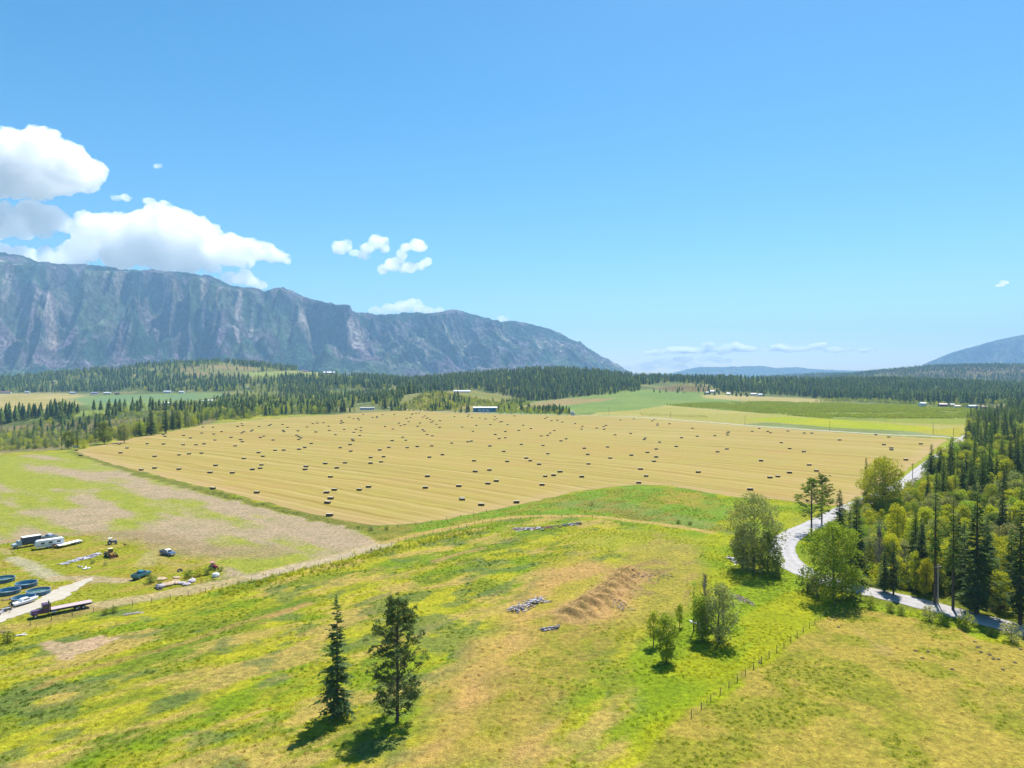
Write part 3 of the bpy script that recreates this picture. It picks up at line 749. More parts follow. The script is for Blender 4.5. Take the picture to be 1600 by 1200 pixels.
def conifer_far(seed, h=18.0, R=2.9, tiers=6, nside=7, mat_=None):
    rng = np.random.RandomState(seed); V = []; Fs = []; sh = []
    for i in range(tiers):
        t = i / tiers; z0 = h * (.06 + .90 * t); r = R * (1 - t) ** .8 * 1.0 + .1; ztop = min(h, z0 + h * (.34 - .12 * t))
        o = len(V); V.append((rng.normal() * .1, rng.normal() * .1, ztop)); a0 = rng.rand() * 6; s0 = rng.uniform(.75, 1.2); sh.append(s0 * 1.1)
        for k in range(nside * 2):
            a = a0 + k * math.pi / nside; rr = r * (rng.uniform(.85, 1.25) if k % 2 == 0 else rng.uniform(.4, .6))
            V.append((rr * math.cos(a), rr * math.sin(a), z0 - (.10 * r if k % 2 == 0 else -.25 * r) + rng.normal() * .2)); sh.append(s0 * rng.uniform(.7, 1.15))
        for k in range(nside * 2): Fs.append((o, o + 1 + k, o + 1 + (k + 1) % (nside * 2)))
    me = np_mesh('crown', V, Fs, [mat_ or CONIF], attrs={'shade': ('FLOAT', sh)})
    return me
def obj_of(me, name='plant_shape'): return bpy.data.objects.new(name, me)
def joined(crown, trunk, name):
    """one mesh with crown and trunk, for the uncounted mass of trees"""
    def rd(me):
        v = np.empty(len(me.vertices) * 3, np.float32); me.vertices.foreach_get('co', v)
        t = [tuple(p.vertices) for p in me.polygons]; return v.reshape(-1, 3), t
    v1, f1_ = rd(crown); v2, f2_ = rd(trunk); o = len(v1)
    me = bpy.data.meshes.new(name); me.from_pydata(np.vstack([v1, v2]).tolist(), [], f1_ + [tuple(i + o for i in f) for f in f2_])
    me.materials.append(crown.materials[0]); me.materials.append(trunk.materials[0])
    mi = np.zeros(len(me.polygons), np.int32); mi[len(f1_):] = 1; me.polygons.foreach_set('material_index', mi)
    a = np.ones(len(me.vertices), np.float32); b0 = np.empty(o, np.float32); crown.attributes['shade'].data.foreach_get('value', b0); a[:o] = b0
    q = me.attributes.new('shade', 'FLOAT', 'POINT'); q.data.foreach_set('value', a); me.update(); return me

def scatter(name, pts, rot, scl, var_, shapes, kind='stuff'):
    """one object: the shapes instanced on points by geometry nodes"""
    n = len(pts)
    me = bpy.data.meshes.new(name); me.vertices.add(n); me.vertices.foreach_set('co', np.asarray(pts, np.float32).ravel())
    for an, arr, typ in (('rz', rot, 'FLOAT'), ('sc', scl, 'FLOAT'), ('kindidx', var_, 'INT')):
        a = me.attributes.new(an, typ, 'POINT'); a.data.foreach_set('value', np.asarray(arr, np.float32 if typ == 'FLOAT' else np.int32))
    o = link(bpy.data.objects.new(name, me)); o['kind'] = kind
    g = bpy.data.node_groups.new(name, 'GeometryNodeTree')
    g.interface.new_socket('Geometry', in_out='INPUT', socket_type='NodeSocketGeometry'); g.interface.new_socket('Geometry', in_out='OUTPUT', socket_type='NodeSocketGeometry')
    gi_ = g.nodes.new('NodeGroupInput'); go = g.nodes.new('NodeGroupOutput'); jn = g.nodes.new('GeometryNodeJoinGeometry')
    def attr(nm, t):
        a = g.nodes.new('GeometryNodeInputNamedAttribute'); a.data_type = t; a.inputs[0].default_value = nm; return a.outputs[0]
    rz = attr('rz', 'FLOAT'); sc_ = attr('sc', 'FLOAT'); ki = attr('kindidx', 'INT')
    cx = g.nodes.new('ShaderNodeCombineXYZ'); g.links.new(rz, cx.inputs[2])
    for k, sh in enumerate(shapes):
        oi = g.nodes.new('GeometryNodeObjectInfo'); oi.inputs[0].default_value = obj_of(sh)
        ip = g.nodes.new('GeometryNodeInstanceOnPoints'); cp = g.nodes.new('FunctionNodeCompare'); cp.data_type = 'INT'; cp.operation = 'EQUAL'
        g.links.new(ki, cp.inputs[2]); cp.inputs[3].default_value = k
        g.links.new(gi_.outputs[0], ip.inputs['Points']); g.links.new(cp.outputs[0], ip.inputs['Selection']); g.links.new(oi.outputs['Geometry'], ip.inputs['Instance'])
        g.links.new(cx.outputs[0], ip.inputs['Rotation']); g.links.new(sc_, ip.inputs['Scale']); g.links.new(ip.outputs[0], jn.inputs[0])
    g.links.new(jn.outputs[0], go.inputs[0])
    m = o.modifiers.new('scatter', 'NODES'); m.node_group = g
    return o

# shapes: (crown, trunk, native height)
CON = [conifer(11, 20, 2.9, .08), conifer(12, 20, 2.4, .14, .9), conifer(13, 20, 3.2, .05, 1.0), conifer(14, 20, 2.1, .22, .8, thin=.15), conifer(15, 20, 2.7, .10, 1.0, mat_=CONIF_D), conifer(16, 20, 3.1, .06, 1.1, mat_=CONIF_D)]
BRO = [broadleaf(21, 14, 4.6, .10, 38, 110, .42), broadleaf(22, 14, 3.6, .10, 34, 110, .40), broadleaf(23, 14, 4.0, .10, 36, 110, .42, mat_=LEAF_Y), broadleaf(24, 14, 3.0, .10, 30, 110, .40, mat_=LEAF_Y), broadleaf(25, 14, 4.8, .10, 40, 110, .42, mat_=LEAF_G), broadleaf(26, 14, 4.2, .08, 40, 120, .44, mat_=LEAF_D),
       broadleaf(27, 14, 2.6, .2, 26, 30, .3, mat_=LEAF_G, bark=PALEB)]
CONF = [conifer_far(31, R=3.9), conifer_far(32, R=3.3), conifer_far(33, R=4.6, tiers=7), conifer_far(34, R=4.0, mat_=CONIF_D)]
CONM = [joined(*conifer(41, 20, 4.6, .08, .5, 3), 'c'), joined(*conifer(42, 20, 4.0, .10, .5, 3, mat_=CONIF_D), 'c'), joined(*conifer(43, 20, 5.0, .06, .5, 3), 'c')]
def blf(seed, R, m, h=14, n=12, nl=16, leaf=1.2): return joined(*broadleaf(seed, h, R, .12, n, nl, leaf, mat_=m, cluster=.42), 'b')
BROF = [blf(51, 4.2, LEAF), blf(52, 3.4, LEAF_Y), blf(53, 4.0, LEAF_G), blf(54, 3.8, LEAF_D)]
BROM = [blf(55, 4.2, LEAF, n=22, nl=36, leaf=.7), blf(56, 3.4, LEAF_Y, n=20, nl=36, leaf=.7), blf(57, 4.0, LEAF_G, n=22, nl=34, leaf=.7), blf(58, 3.8, LEAF_D, n=22, nl=36, leaf=.7)]
SHR = [broadleaf(61, 3, 2.0, .02, 14, 60, .26, cluster=.42), broadleaf(62, 3, 1.8, .02, 12, 60, .26, mat_=LEAF_G, cluster=.45), broadleaf(63, 3, 2.1, .02, 14, 60, .26, mat_=LEAF_Y, cluster=.42), broadleaf(64, 3, 2.0, .02, 14, 60, .26, mat_=LEAF_D, cluster=.42)]
SHRJ = [joined(a, b_, 's') for a, b_ in SHR]

def tree(name, shape, native, loc, h, label, cat='tree', group=None, wide=1.0, rz=None, rng=random.Random(5)):
    r = empty(name, loc, rng.uniform(0, 6.28) if rz is None else rz)
    s_ = h / native; r.scale = (s_ * wide, s_ * wide, s_)
    link(bpy.data.objects.new('crown', shape[0]), r); link(bpy.data.objects.new('trunk', shape[1]), r)
    return setp(r, label, cat, group)
def at(u, v): x, y = P0(u, v); z = float(H(np.array([x]), np.array([y]))[0]); return x, y, z

# ------------------------------------------------------------------ plants: single trees of the foreground
def hpx(u, vb, vt): return (vb - vt) / F * P0(u, vb)[1]
# two tall trees whose feet are below the old picture edge
sp = conifer(101, 20, 4.3, .04, .95, 8, CONIF_D, thin=.30, droop=.45)
tree('spruce_tree', sp, 20, at(527, 1118), 19.5, 'tall sparse dark spruce with drooping branches standing alone in the foreground meadow', wide=1.0, rz=.6)
def pine(seed, h, R, base, nb, ncl, leaf, mat_, tops=1):
    rng = np.random.RandomState(seed); segs = [((0, 0, -.5), (.1, 0, h * .6), h * .013 + .05, h * .009 + .02), ((.1, 0, h * .6), (0, 0, h * .97), h * .009 + .02, .03)]
    P, D = [], []
    for i in range(nb):
        t = (i + rng.rand()) / nb; z = h * (base + (.97 - base) * t); a = rng.rand() * 6.283
        r = R * (math.sin(math.pi * min(.98, .30 + .68 * t)) ** .8) * rng.uniform(.55, 1.15)
        tip = np.array([math.cos(a) * r, math.sin(a) * r, z + r * rng.uniform(.15, .65)]); segs.append(((0, 0, z - r * .1), tuple(tip), .055, .018))
        for k in range(3):
            c0 = np.array([0, 0, z]) * (1 - (q := rng.uniform(.55, 1.0))) + tip * q + rng.normal(size=3) * .35
            n = ncl; v = rng.normal(size=(n, 3)); v[:, 2] = np.abs(v[:, 2]) * 1.2; v /= np.linalg.norm(v, axis=1)[:, None]
            P.append(c0 + v * rng.uniform(.05, .3, n)[:, None]); D.append(v)
    P = np.vstack(P); D = np.vstack(D); L = leaf * rng.uniform(.7, 1.3, len(P))
    return leafmesh('crown', diamonds(P, D, L, L * .33, rng, .5), mat_, rng), trunkmesh('trunk', segs, BARK)
tree('pine_tree', pine(102, 20, 4.9, .06, 150, 24, .5, CONIF_D), 20, at(621, 1128), 19.4, 'dark open-crowned pine with upswept tufted branches right of the lone foreground spruce', rz=1.2)
# pines beside the road bend
pn = pine(103, 19, 5.6, .26, 80, 24, .5, CONIF)
tree('pine_tree', pn, 19, at(1268, 834), hpx(1268, 834, 748), 'thin-crowned pine beside the road bend, left one of the pair', wide=1.15)
tree('pine_tree', pine(104, 19, 4.4, .36, 60, 24, .5, CONIF), 19, at(1284, 818), hpx(1284, 818, 742), 'thin-crowned pine beside the road bend, right and taller one of the pair', wide=1.1)
# cottonwood clump west of the bend
cw = broadleaf(105, 21, 9.0, .03, 84, 130, .44, LEAF_G, 1.25, BARK, .22)
tree('cottonwood_tree', cw, 21, at(1178, 893), hpx(1178, 893, 774), 'large spreading grey-green cottonwood standing left of the road bend', wide=1.0)
cw2 = broadleaf(106, 12, 4.4, .04, 40, 110, .36, LEAF_D, .9, BARK, .3)
tree('broadleaf_tree', cw2, 12, at(1160, 886), 11.5, 'dark bushy tree under the left side of the big cottonwood')
tree('broadleaf_tree', cw2, 12, at(1200, 897), 11.5, 'dark bushy tree under the right side of the big cottonwood', rz=2.5)
for (u, v, h, l) in [(1215, 893, 5.2, 'rounded green bush at the right foot of the big cottonwood'), (1212, 905, 3.6, 'low dark bush in front of the big cottonwood, beside the meadow')]:
    tree('shrub', SHR[3 if 'dark' in l else 0], 3, at(u, v), h, l, 'shrub', wide=.8)
# big bright tree and its conifers
bt = broadleaf(107, 21, 10.0, .02, 110, 130, .5, LEAF, 1.35, BARK, .22)
tree('broadleaf_tree', bt, 21, at(1379, 802), hpx(1379, 802, 716), 'big bright green tree between the hay field corner and the road', rz=.3)
tree('conifer_tree', CON[4], 20, at(1353, 794), hpx(1353, 794, 715), 'dark conifer with its tip showing left behind the big bright tree', group=None)
tree('conifer_tree', CON[5], 20, at(1382, 794), hpx(1382, 794, 711), 'dark conifer with its tip showing above the big bright tree', group=None)
# drooping birch and shrubs beside the lower road
bi = broadleaf(108, 20, 7.0, .04, 90, 120, .40, LEAF, 1.1, BARK, .24)
tree('birch_tree', bi, 20, at(1302, 937), hpx(1302, 937, 815), 'tall drooping yellow-green birch in front of the road, just right of the bend', wide=1.2)
for i, (u, v, h, k, l) in enumerate([(1262, 924, 5.5, 3, 'dark bush left of the drooping birch, at the road edge'), (1276, 931, 5.0, 1, 'grey-green bush directly left of the drooping birch foot'),
        (1292, 942, 3.2, 2, 'bright green bush in front of the drooping birch'), (1330, 934, 6.2, 3, 'dark bush right of the drooping birch casting a shadow on the dry field corner'),
        (1360, 950, 2.6, 0, 'small bush on the lower road verge, nearest the drooping birch'), (1391, 956, 1.8, 3, 'little dark bush on the lower road verge, second from the birch'), (1408, 960, 1.7, 3, 'little dark bush on the lower road verge, third from the birch'),
        (1452, 969, 3.2, 1, 'airy grey-green bush on the lower road verge, fourth from the birch'), (1470, 974, 2.4, 0, 'bush on the lower road verge, fifth from the birch'), (1509, 981, 3.2, 0, 'bush on the lower road verge, sixth from the birch'),
        (1580, 1003, 3.8, 1, 'big rounded grey-green bush on the lower road verge, farthest from the birch'), (1548, 992, 1.8, 3, 'low dark bush on the lower road verge, seventh from the birch')]):
    tree('shrub', SHR[k], 3, at(u, v), h, l, 'shrub')
# aspens and conifers lining the road, front row
hero = [('aspen_tree', 'b', 1402, 872, 788, 2, 'bright yellow-green aspen in the roadside forest, tallest of the pale pair'), ('aspen_tree', 'b', 1428, 882, 806, 2, 'bright yellow-green aspen in the roadside forest, shorter of the pale pair'),
        ('conifer_tree', 'c', 1338, 908, 778, 5, 'narrow dark spruce rising right behind the drooping birch'), ('conifer_tree', 'c', 1396, 930, 846, 4, 'squat dark spruce at the road edge below the pale aspen pair'), ('conifer_tree', 'c', 1382, 926, 858, 5, 'small dark spruce at the road edge, left of the squat one'),
        ('conifer_tree', 'c', 1455, 770, 694, 4, 'dark pointed conifer right of the straight road, left one of three'), ('conifer_tree', 'c', 1470, 771, 704, 5, 'dark wide conifer right of the straight road, middle one of three'), ('conifer_tree', 'c', 1483, 768, 712, 4, 'dark conifer right of the straight road, right one of three'),
        ('conifer_tree', 't', 1461, 944, 752, 3, 'very tall thin bare-stemmed conifer at the lower road edge beside the pale pole'), ('conifer_tree', 't', 1489, 952, 770, 3, 'tall thin bare-stemmed conifer, next right from the pale pole'),
        ('conifer_tree', 'c', 1526, 958, 764, 5, 'very tall full dark conifer beside the lower road, centre of the forest front'), ('conifer_tree', 'c', 1594, 975, 790, 4, 'tall dark conifer at the right picture edge beside the lower road'),
        ('aspen_tree', 'b', 1430, 926, 862, 3, 'small bright aspen at the lower road edge left of the pale pole'), ('aspen_tree', 'b', 1447, 934, 872, 2, 'small bright aspen directly left of the pale pole'),
        ('conifer_tree', 'c', 1566, 862, 762, 5, 'dark narrow conifer standing above the forest near the right picture edge'), ('aspen_tree', 'b', 1582, 930, 838, 0, 'light green broadleaf tree in the front forest near the right edge')]
tallc = conifer(109, 26, 2.6, .36, .8, 5, CONIF, thin=.2)
HEROXY = [P0(u, v) for (u, v) in [(1178, 893), (1379, 802), (1302, 937), (1268, 834), (1284, 818)]]
for nm, t_, u, vb, vt, k, l in hero:
    hh = hpx(u, vb, vt); HEROXY.append(P0(u, vb))
    tree(nm, (CON[k], tallc, BRO[k])['ctb'.index(t_)], {'c': 20, 't': 26, 'b': 14}[t_], at(u, vb), hh, l, wide={'c': 1.5 if vb < 780 else 1.3, 't': 1.0, 'b': .8}[t_])
# young poplars in the meadow
yp = [broadleaf(111, 8, 1.7, .20, 22, 110, .28, LEAF, .9, BARK, .42), broadleaf(112, 9, 2.2, .03, 34, 120, .30, LEAF, 1.1, BARK, .4), broadleaf(113, 9, 3.3, .06, 44, 80, .30, LEAF_G, .9, BARK, .34), broadleaf(114, 9, .9, .3, 12, 26, .24, LEAF, .9, BARK, .5)]
def dead(seed, h, R):
    rng = np.random.RandomState(seed); segs = [((0, 0, -.4), (0, 0, h * .97), .09, .02)]; P = []; D = []
    for i in range(130):
        t = rng.uniform(.18, .96); a = rng.rand() * 6.283; r = R * (1.1 - t) * rng.uniform(.5, 1); b0 = np.array([0, 0, h * t]); d = np.array([math.cos(a) * .45, math.sin(a) * .45, 1.0]); d /= np.linalg.norm(d)
        e = b0 + d * r * 2.2; segs.append((tuple(b0), tuple(e), .035, .01))
        for k in range(5): P.append(b0 + d * r * 2.2 * rng.uniform(.3, 1)); dd = d + rng.normal(size=3) * .4; D.append(dd / np.linalg.norm(dd))
    V = diamonds(np.array(P), np.array(D), rng.uniform(.5, 1.0, len(P)), .05, rng)
    return leafmesh('crown', V, TWIG, rng), trunkmesh('trunk', segs, PALEB, 5)
for sh, nat, u, vb, vt, l, w in [(yp[0], 8, 1021, 1007, 953, 'small green poplar in the meadow, leftmost of the young cluster', .95), (yp[1], 9, 1041, 1032, 958, 'bushy green poplar nearest the picture bottom in the young cluster', 1.0),
        (yp[0], 8, 1062, 979, 943, 'thin small poplar standing alone behind the two left young poplars', .9), (yp[1], 9, 1097, 1000, 930, 'dense green poplar in the middle of the young cluster', 1.15),
        (yp[2], 9, 1123, 1003, 912, 'wide airy grey-green poplar, rightmost of the young cluster', .95), (yp[3], 9, 1084, 986, 905, 'very thin sapling left of the dense young poplar', .8)]:
    tree('poplar_tree', sh, nat, at(u, vb), hpx(u, vb, vt), l, wide=w)
tree('dead_tree', dead(115, 12, 1.9), 12, at(1101, 990), 12.6, 'grey leafless poplar standing among the young green poplars')
tree('dead_tree', dead(117, 12, 2.2), 12, at(1130, 990), 10.5, 'grey leafless tree at the right of the young poplars')
tree('dead_tree', dead(118, 12, 1.8), 12, at(1374, 906), hpx(1374, 906, 815), 'pale leafless tree between the dark spruce and the aspen pair')
# left trees behind the pasture and the hay field corner
for nm, sh, nat, u, vb, vt, l, w in [('conifer_tree', CON[5], 20, 236, 680, 640, 'very dark wide conifer at the hay field edge, left of a close pair', 2.1), ('conifer_tree', CON[4], 20, 259, 677, 634, 'very dark conifer at the hay field edge, right of a close pair', 1.7),
        ('broadleaf_tree', BRO[5], 14, 163, 694, 658, 'dark round tree at the hay field edge left of the two very dark conifers', 1.15), ('broadleaf_tree', BRO[4], 14, 194, 692, 661, 'grey-green round tree at the hay field edge, right of the dark round one', 1.15),
        ('broadleaf_tree', BRO[5], 14, 107, 701, 673, 'dark round tree beside the two poles near the blue car', 1.1)]:
    tree(nm, sh, nat, at(u, vb), hpx(u, vb, vt), l, wide=w)
tree('shrub', SHR[2], 3, at(131, 700), 5.6, 'bright green bush beside the parked blue car', 'shrub')
tree('conifer_tree', CON[3], 20, at(121, 700), 15, 'small conifer between the blue car and the dark round tree')

# ------------------------------------------------------------------ plants: the forests
rs = np.random.RandomState(77)
def grid_pts(x0, x1, y0_, y1_, step, jit=.95):
    X, Y = np.meshgrid(np.arange(x0, x1, step), np.arange(y0_, y1_, step)); X = X.ravel(); Y = Y.ravel()
    return X + rs.uniform(-.5, .5, len(X)) * step * jit, Y + rs.uniform(-.5, .5, len(X)) * step * jit
def inpx(u, v, poly, su=.25): return sdpoly(u * su, v, [(a * su, b_) for a, b_ in poly])
TC, TB = [], []        # conifers, broadleaves: x, y, z, h, look-index, zone
def plant(poly, bbox, step, pc_, hc, hb_, zone, excl=(), keep=1.0, clump=60, worlddist=None, bl=None):
    X, Y = grid_pts(*bbox, step); Z = H(X, Y); U, V_ = proj(X, Y, Z)
    k = (inpx(U, V_, poly) > 0) & (rs.rand(len(X)) < keep)
    for e in excl: k &= inpx(U, V_, e) < 0
    gap = {'wood': .40, 'hill': .42, 'ridge': .30, 'bank': .40}.get(zone)
    if gap: k &= fbm(X / 55, Y / 70, 777, 3) > gap
    X, Y, Z, U, V_ = X[k], Y[k], Z[k], U[k], V_[k]
    nn = fbm(X / clump, Y / clump, 201, 3); isc = (nn + rs.uniform(-.22, .22, len(X))) < (np.quantile(nn, pc_) if len(nn) else 0)
    for x, y, z, u, v, c_ in zip(X, Y, Z, U, V_, isc):
        if zone == 'near' and y < 420:
            low = u < 1445 and v < 868 and not (u > 1425 and v < 775)
            if c_ and rs.rand() < np.clip((1500 - u) / 130, 0, .85): c_ = False
            if low:
                if c_ and rs.rand() < .8: c_ = False
                if not c_:
                    if rs.rand() < .25: continue
                    TB.append((x, y, z, rs.uniform(4.5, 8.0), rs.choice([0, 2, 3, 4, 0]), zone, u, v)); continue
        if c_: TC.append((x, y, z, rs.uniform(*hc), rs.randint(0, 6), zone, u, v))
        else: TB.append((x, y, z, rs.uniform(*hb_), (rs.choice(bl) if bl else rs.randint(0, 7)), zone, u, v))
NEARF = [(1318, 812), (1370, 797), (1420, 772), (1452, 750), (1480, 727), (1508, 706), (1530, 688), (1506, 676), (1535, 655), (1575, 642), (1620, 634), (1900, 634), (1950, 1090), (1700, 998), (1600, 969), (1500, 942),
         (1450, 929), (1400, 918), (1352, 906), (1330, 900), (1300, 885), (1290, 860), (1305, 836)]
drive = [(1395, 776), (1440, 764), (1505, 757), (1512, 764), (1445, 774), (1400, 786)]
def plant_world(bbox, step, **kw): plant(kw['poly'], bbox, step, kw['pc'], kw['hc'], kw['hb'], kw['zone'], kw.get('excl', ()), kw.get('keep', 1), kw.get('clump', 60), bl=kw.get('bl'))
plant_world((60, 330, 120, 330), 5.2, poly=NEARF, pc=.24, hc=(11, 21), hb=(6, 11.5), zone='near', excl=(drive,), keep=.92, clump=22, bl=[0, 1, 2, 3, 2, 5, 4, 6])
plant_world((120, 620, 330, 700), 7.8, poly=NEARF, pc=.45, hc=(13, 25), hb=(8, 15), zone='near', keep=.95, clump=40, bl=[0, 1, 2, 3, 5, 5])
plant_world((380, 1300, 700, 1400), 11, poly=NEARF, pc=.68, hc=(16, 25), hb=(8, 14), zone='near', keep=.95, bl=[0, 1, 4, 5])
# left: valley bank and the wood behind the hay field
LV = [(-300, 702), (0, 705), (110, 698), (185, 689), (250, 676), (330, 660), (400, 653.5), (400, 640), (330, 636), (240, 640), (130, 651), (30, 656), (-300, 665)]
plant(LV, (-900, -330, 480, 1150), 8.5, .32, (9, 19), (4, 11), 'bank', keep=.5, clump=50, bl=[0, 4, 4, 5, 2, 6])
plant([(-300, 690), (0, 668), (30, 656), (120, 651), (110, 643), (0, 650), (-300, 660)], (-1600, -400, 600, 1400), 8.5, .9, (16, 25), (8, 12), 'terrace', keep=.7)
plant([(105, 650), (165, 647), (240, 640), (230, 633), (150, 641), (105, 644)], (-1200, -500, 900, 1500), 11, .6, (14, 22), (6, 10), 'terrace', keep=.4)
B1 = [(185, 689), (250, 676.5), (330, 661), (400, 654), (480, 649), (560, 643.5), (640, 640), (648, 622), (600, 612), (500, 606), (420, 610), (330, 626), (240, 640), (200, 660)]
houses_ex = [[(235, 632), (275, 628), (345, 622), (345, 630), (275, 640), (235, 641)], [(555, 645), (598, 645), (598, 635), (555, 635)]]
plant(B1, (-620, -150, 620, 1150), 8, .24, (13, 22), (7, 13), 'wood', excl=houses_ex, keep=.9, clump=70, bl=[0, 4, 0, 5, 2])
plant(B1, (-1100, -200, 1150, 2300), 11.5, .42, (14, 22), (8, 13), 'wood', excl=houses_ex, keep=.9, clump=90, bl=[0, 4, 0, 5])
# left forested hill and central ridge
OPEN = [[(272, 577), (330, 571), (400, 574), (425, 589), (380, 593), (300, 591)], [(380, 582), (480, 578.5), (530, 578.5), (602, 587), (580, 591), (400, 590)], [(165, 577), (210, 571), (214, 575), (180, 581)],
        [(-200, 655), (-200, 615), (110, 614), (150, 617), (330, 612.5), (370, 617), (290, 629), (150, 643), (0, 651)]]
HLs = [(-300, 614), (0, 614), (110, 613), (330, 612), (400, 612), (500, 607), (620, 614), (620, 560), (350, 540), (0, 560), (-300, 575)]
plant(HLs, (-3500, -350, 1700, 3150), 14.5, .60, (16, 31), (9, 15), 'hill', excl=OPEN, keep=.86, clump=120, bl=[0, 4, 5])
dry = [OPEN[0]]
plant(OPEN[0], (-1800, -900, 2300, 3100), 26, .5, (9, 15), (4, 8), 'hill', keep=.7)
CEN = [(620, 640), (640, 625), (690, 612), (740, 608), (800, 620), (820, 628), (870, 624), (1000, 608), (1000, 602), (1060, 598), (1110, 602), (1130, 613), (1180, 615), (1230, 618), (1300, 624), (1420, 629), (1500, 632), (1620, 634), (2000, 640), (2000, 560), (620, 540)]
plant(CEN, (-500, 2300, 1330, 2480), 12.5, .82, (15, 30), (8, 14), 'ridge', keep=.93, clump=120, bl=[0, 4, 5])
plant([(800, 634), (830, 628), (880, 622), (960, 616), (1000, 611), (1000, 604), (900, 606), (800, 612)], (-10, 420, 1200, 1900), 11, .35, (12, 20), (6, 11), 'ridge', keep=.8, bl=[0, 4, 0, 5])
KN = [(612, 642), (640, 628), (660, 616), (705, 611), (740, 611), (790, 620), (840, 628), (800, 640), (735, 634), (690, 643)]
plant(KN, (-300, 60, 1050, 1500), 8.5, .07, (10, 15), (3, 8), 'knoll', excl=[[(705, 616), (738, 616), (738, 607), (705, 607)], [(735, 648), (782, 648), (782, 630), (735, 630)]], keep=.8, bl=[0, 2, 0, 4, 1])
plant([(776, 647), (892, 648.5), (890, 644), (850, 641), (776, 640)], (-40, 100, 950, 1180), 6.5, .0, (10, 15), (3, 9), 'knoll', keep=.75, bl=[0, 4, 0, 1])
plant([(700, 644.5), (736, 646), (736, 640), (700, 640)], (-110, -50, 980, 1150), 8, .1, (10, 15), (3, 7), 'knoll', keep=.6, bl=[0, 4])
# shrub belt before the right forest, bushes near the rock knoll
plant([(1270, 629), (1300, 628), (1370, 630), (1440, 634), (1530, 639), (1530, 636), (1440, 630.5), (1370, 626.5), (1300, 625)], (600, 1100, 1200, 1600), 9, .0, (9, 12), (4, 9), 'belt', keep=.9, bl=[4, 0, 5])
plant([(1015, 613), (1050, 609), (1060, 602), (1110, 606), (1200, 620), (1180, 621), (1090, 617)], (300, 760, 1450, 2000), 15, .3, (10, 16), (4, 8), 'belt', keep=.45, bl=[4, 5])
plant([(1270, 602), (1430, 600), (1900, 612), (1900, 540), (1270, 560)], (1500, 4300, 3300, 4700), 16, .75, (13, 22), (8, 12), 'far', keep=.7, clump=150)
plant([(1160, 600), (1500, 600), (1500, 570), (1160, 570)], (1300, 3600, 4900, 5700), 26, .9, (16, 22), (8, 12), 'far', keep=.8)
hx = np.array(HEROXY)
def clear(T, rad):
    out = []
    for t in T:
        if t[1] < 420 and np.min((hx[:, 0] - t[0]) ** 2 + (hx[:, 1] - t[1]) ** 2) < rad * rad: continue
        out.append(t)
    return out
TC, TB = clear(TC, 3.2), clear(TB, 4.5)
print('conifers', len(TC), 'broadleaves', len(TB))
ZN = {'bank': 'on the bank beyond left pasture', 'wood': 'in wood behind hay field', 'terrace': 'on terrace beyond left valley', 'hill': 'on the left hill', 'ridge': 'on the far ridge', 'knoll': 'on the scrubby knoll', 'belt': 'before the far forest', 'far': 'on the far hill'}
def zphrase(t):
    if t[5] != 'near': return ZN[t[5]]
    v = t[7]
    for lim, s_ in ((925, 'at the front of roadside forest'), (905, 'in front row above lower road'), (885, 'in second row above lower road'), (865, 'level with the pale aspen pair'), (845, 'behind the pale aspen pair'), (825, 'level with the birch top'), (805, 'level with the road bend'),
                    (785, 'level with the big bright tree'), (765, 'level with three dark conifers'), (745, 'just beyond three dark conifers'), (725, 'beside the straight road'), (705, 'near the road corner'), (690, 'just behind the road corner'), (0, 'beside the orchard edge')):
        if v >= lim: return s_
def pick(T, n):
    key = [t[3] / math.hypot(t[0], t[1]) if (-30 < t[6] < 1640 and t[1] > 0) else -1 for t in T]
    o = np.argsort(key)[::-1]; sel = set(int(i) for i in o[:n] if key[i] > 0)
    return [T[i] for i in sorted(sel)], [T[i] for i in range(len(T)) if i not in sel]
lookb = ['round green', 'narrow green', 'bright yellow-green', 'slim bright', 'grey-green', 'dark leafy', 'thin pale-stemmed']
def individuals(T, n, name, shapes, native, wide, group, lookf, noun):
    sel, rest = pick(T, n); groups = {}
    for t in sel: groups.setdefault((zphrase(t), lookf(t)), []).append(t)
    for (zp, lk), ts in groups.items():
        ts.sort(key=lambda t: t[6])
        for i, t in enumerate(ts):
            lab = f'{lk} {noun} {zp}' + (f', {ordw(i)} from left' if len(ts) > 1 else '')
            tree(name, shapes[t[4]], native, (t[0], t[1], t[2] - .1), t[3], lab, 'tree', group, wide(t))
    return rest
def lookc(t): return ('tall ' if t[3] > 20 else 'short ' if t[3] < 15.5 else '') + ('very dark' if t[4] >= 4 else 'sparse' if t[4] == 3 else 'green')
restC = individuals(TC, 265, 'conifer_tree', CON, 20, lambda t: rs.uniform(1.0, 1.45), 'conifers of the roadside forest and banks', lookc, 'conifer')
restB = individuals(TB, 250, 'broadleaf_tree', BRO, 14, lambda t: rs.uniform(.95, 1.35), 'leafy trees of the roadside forest and banks', lambda t: lookb[t[4]], 'tree')
def mass(T, name, nativ, near_, mid_s, far_s, kn, km, kf):
    pts = np.array([(t[0], t[1], t[2] - .2) for t in T]); d = pts[:, 1]; h = np.array([t[3] for t in T]); lk = np.array([t[4] for t in T])
    nn, nm = len(near_), len(mid_s)
    v_ = np.where(d < 330, lk % nn, np.where(d < 950, nn + rs.randint(0, nm, len(T)), nn + nm + rs.randint(0, len(far_s), len(T))))
    nat = np.where(d < 330, kn, np.where(d < 950, km, kf))
    return scatter(name, pts, rs.uniform(0, 6.28, len(T)), h / nat, v_, near_ + mid_s + far_s)
setp(mass(restC, 'conifer_forest', 20, [joined(a, b_, 'c') for a, b_ in CON], CONM, CONF, 20, 20, 18), 'dark conifer forest covering the far ridge, hills and right side', 'forest')
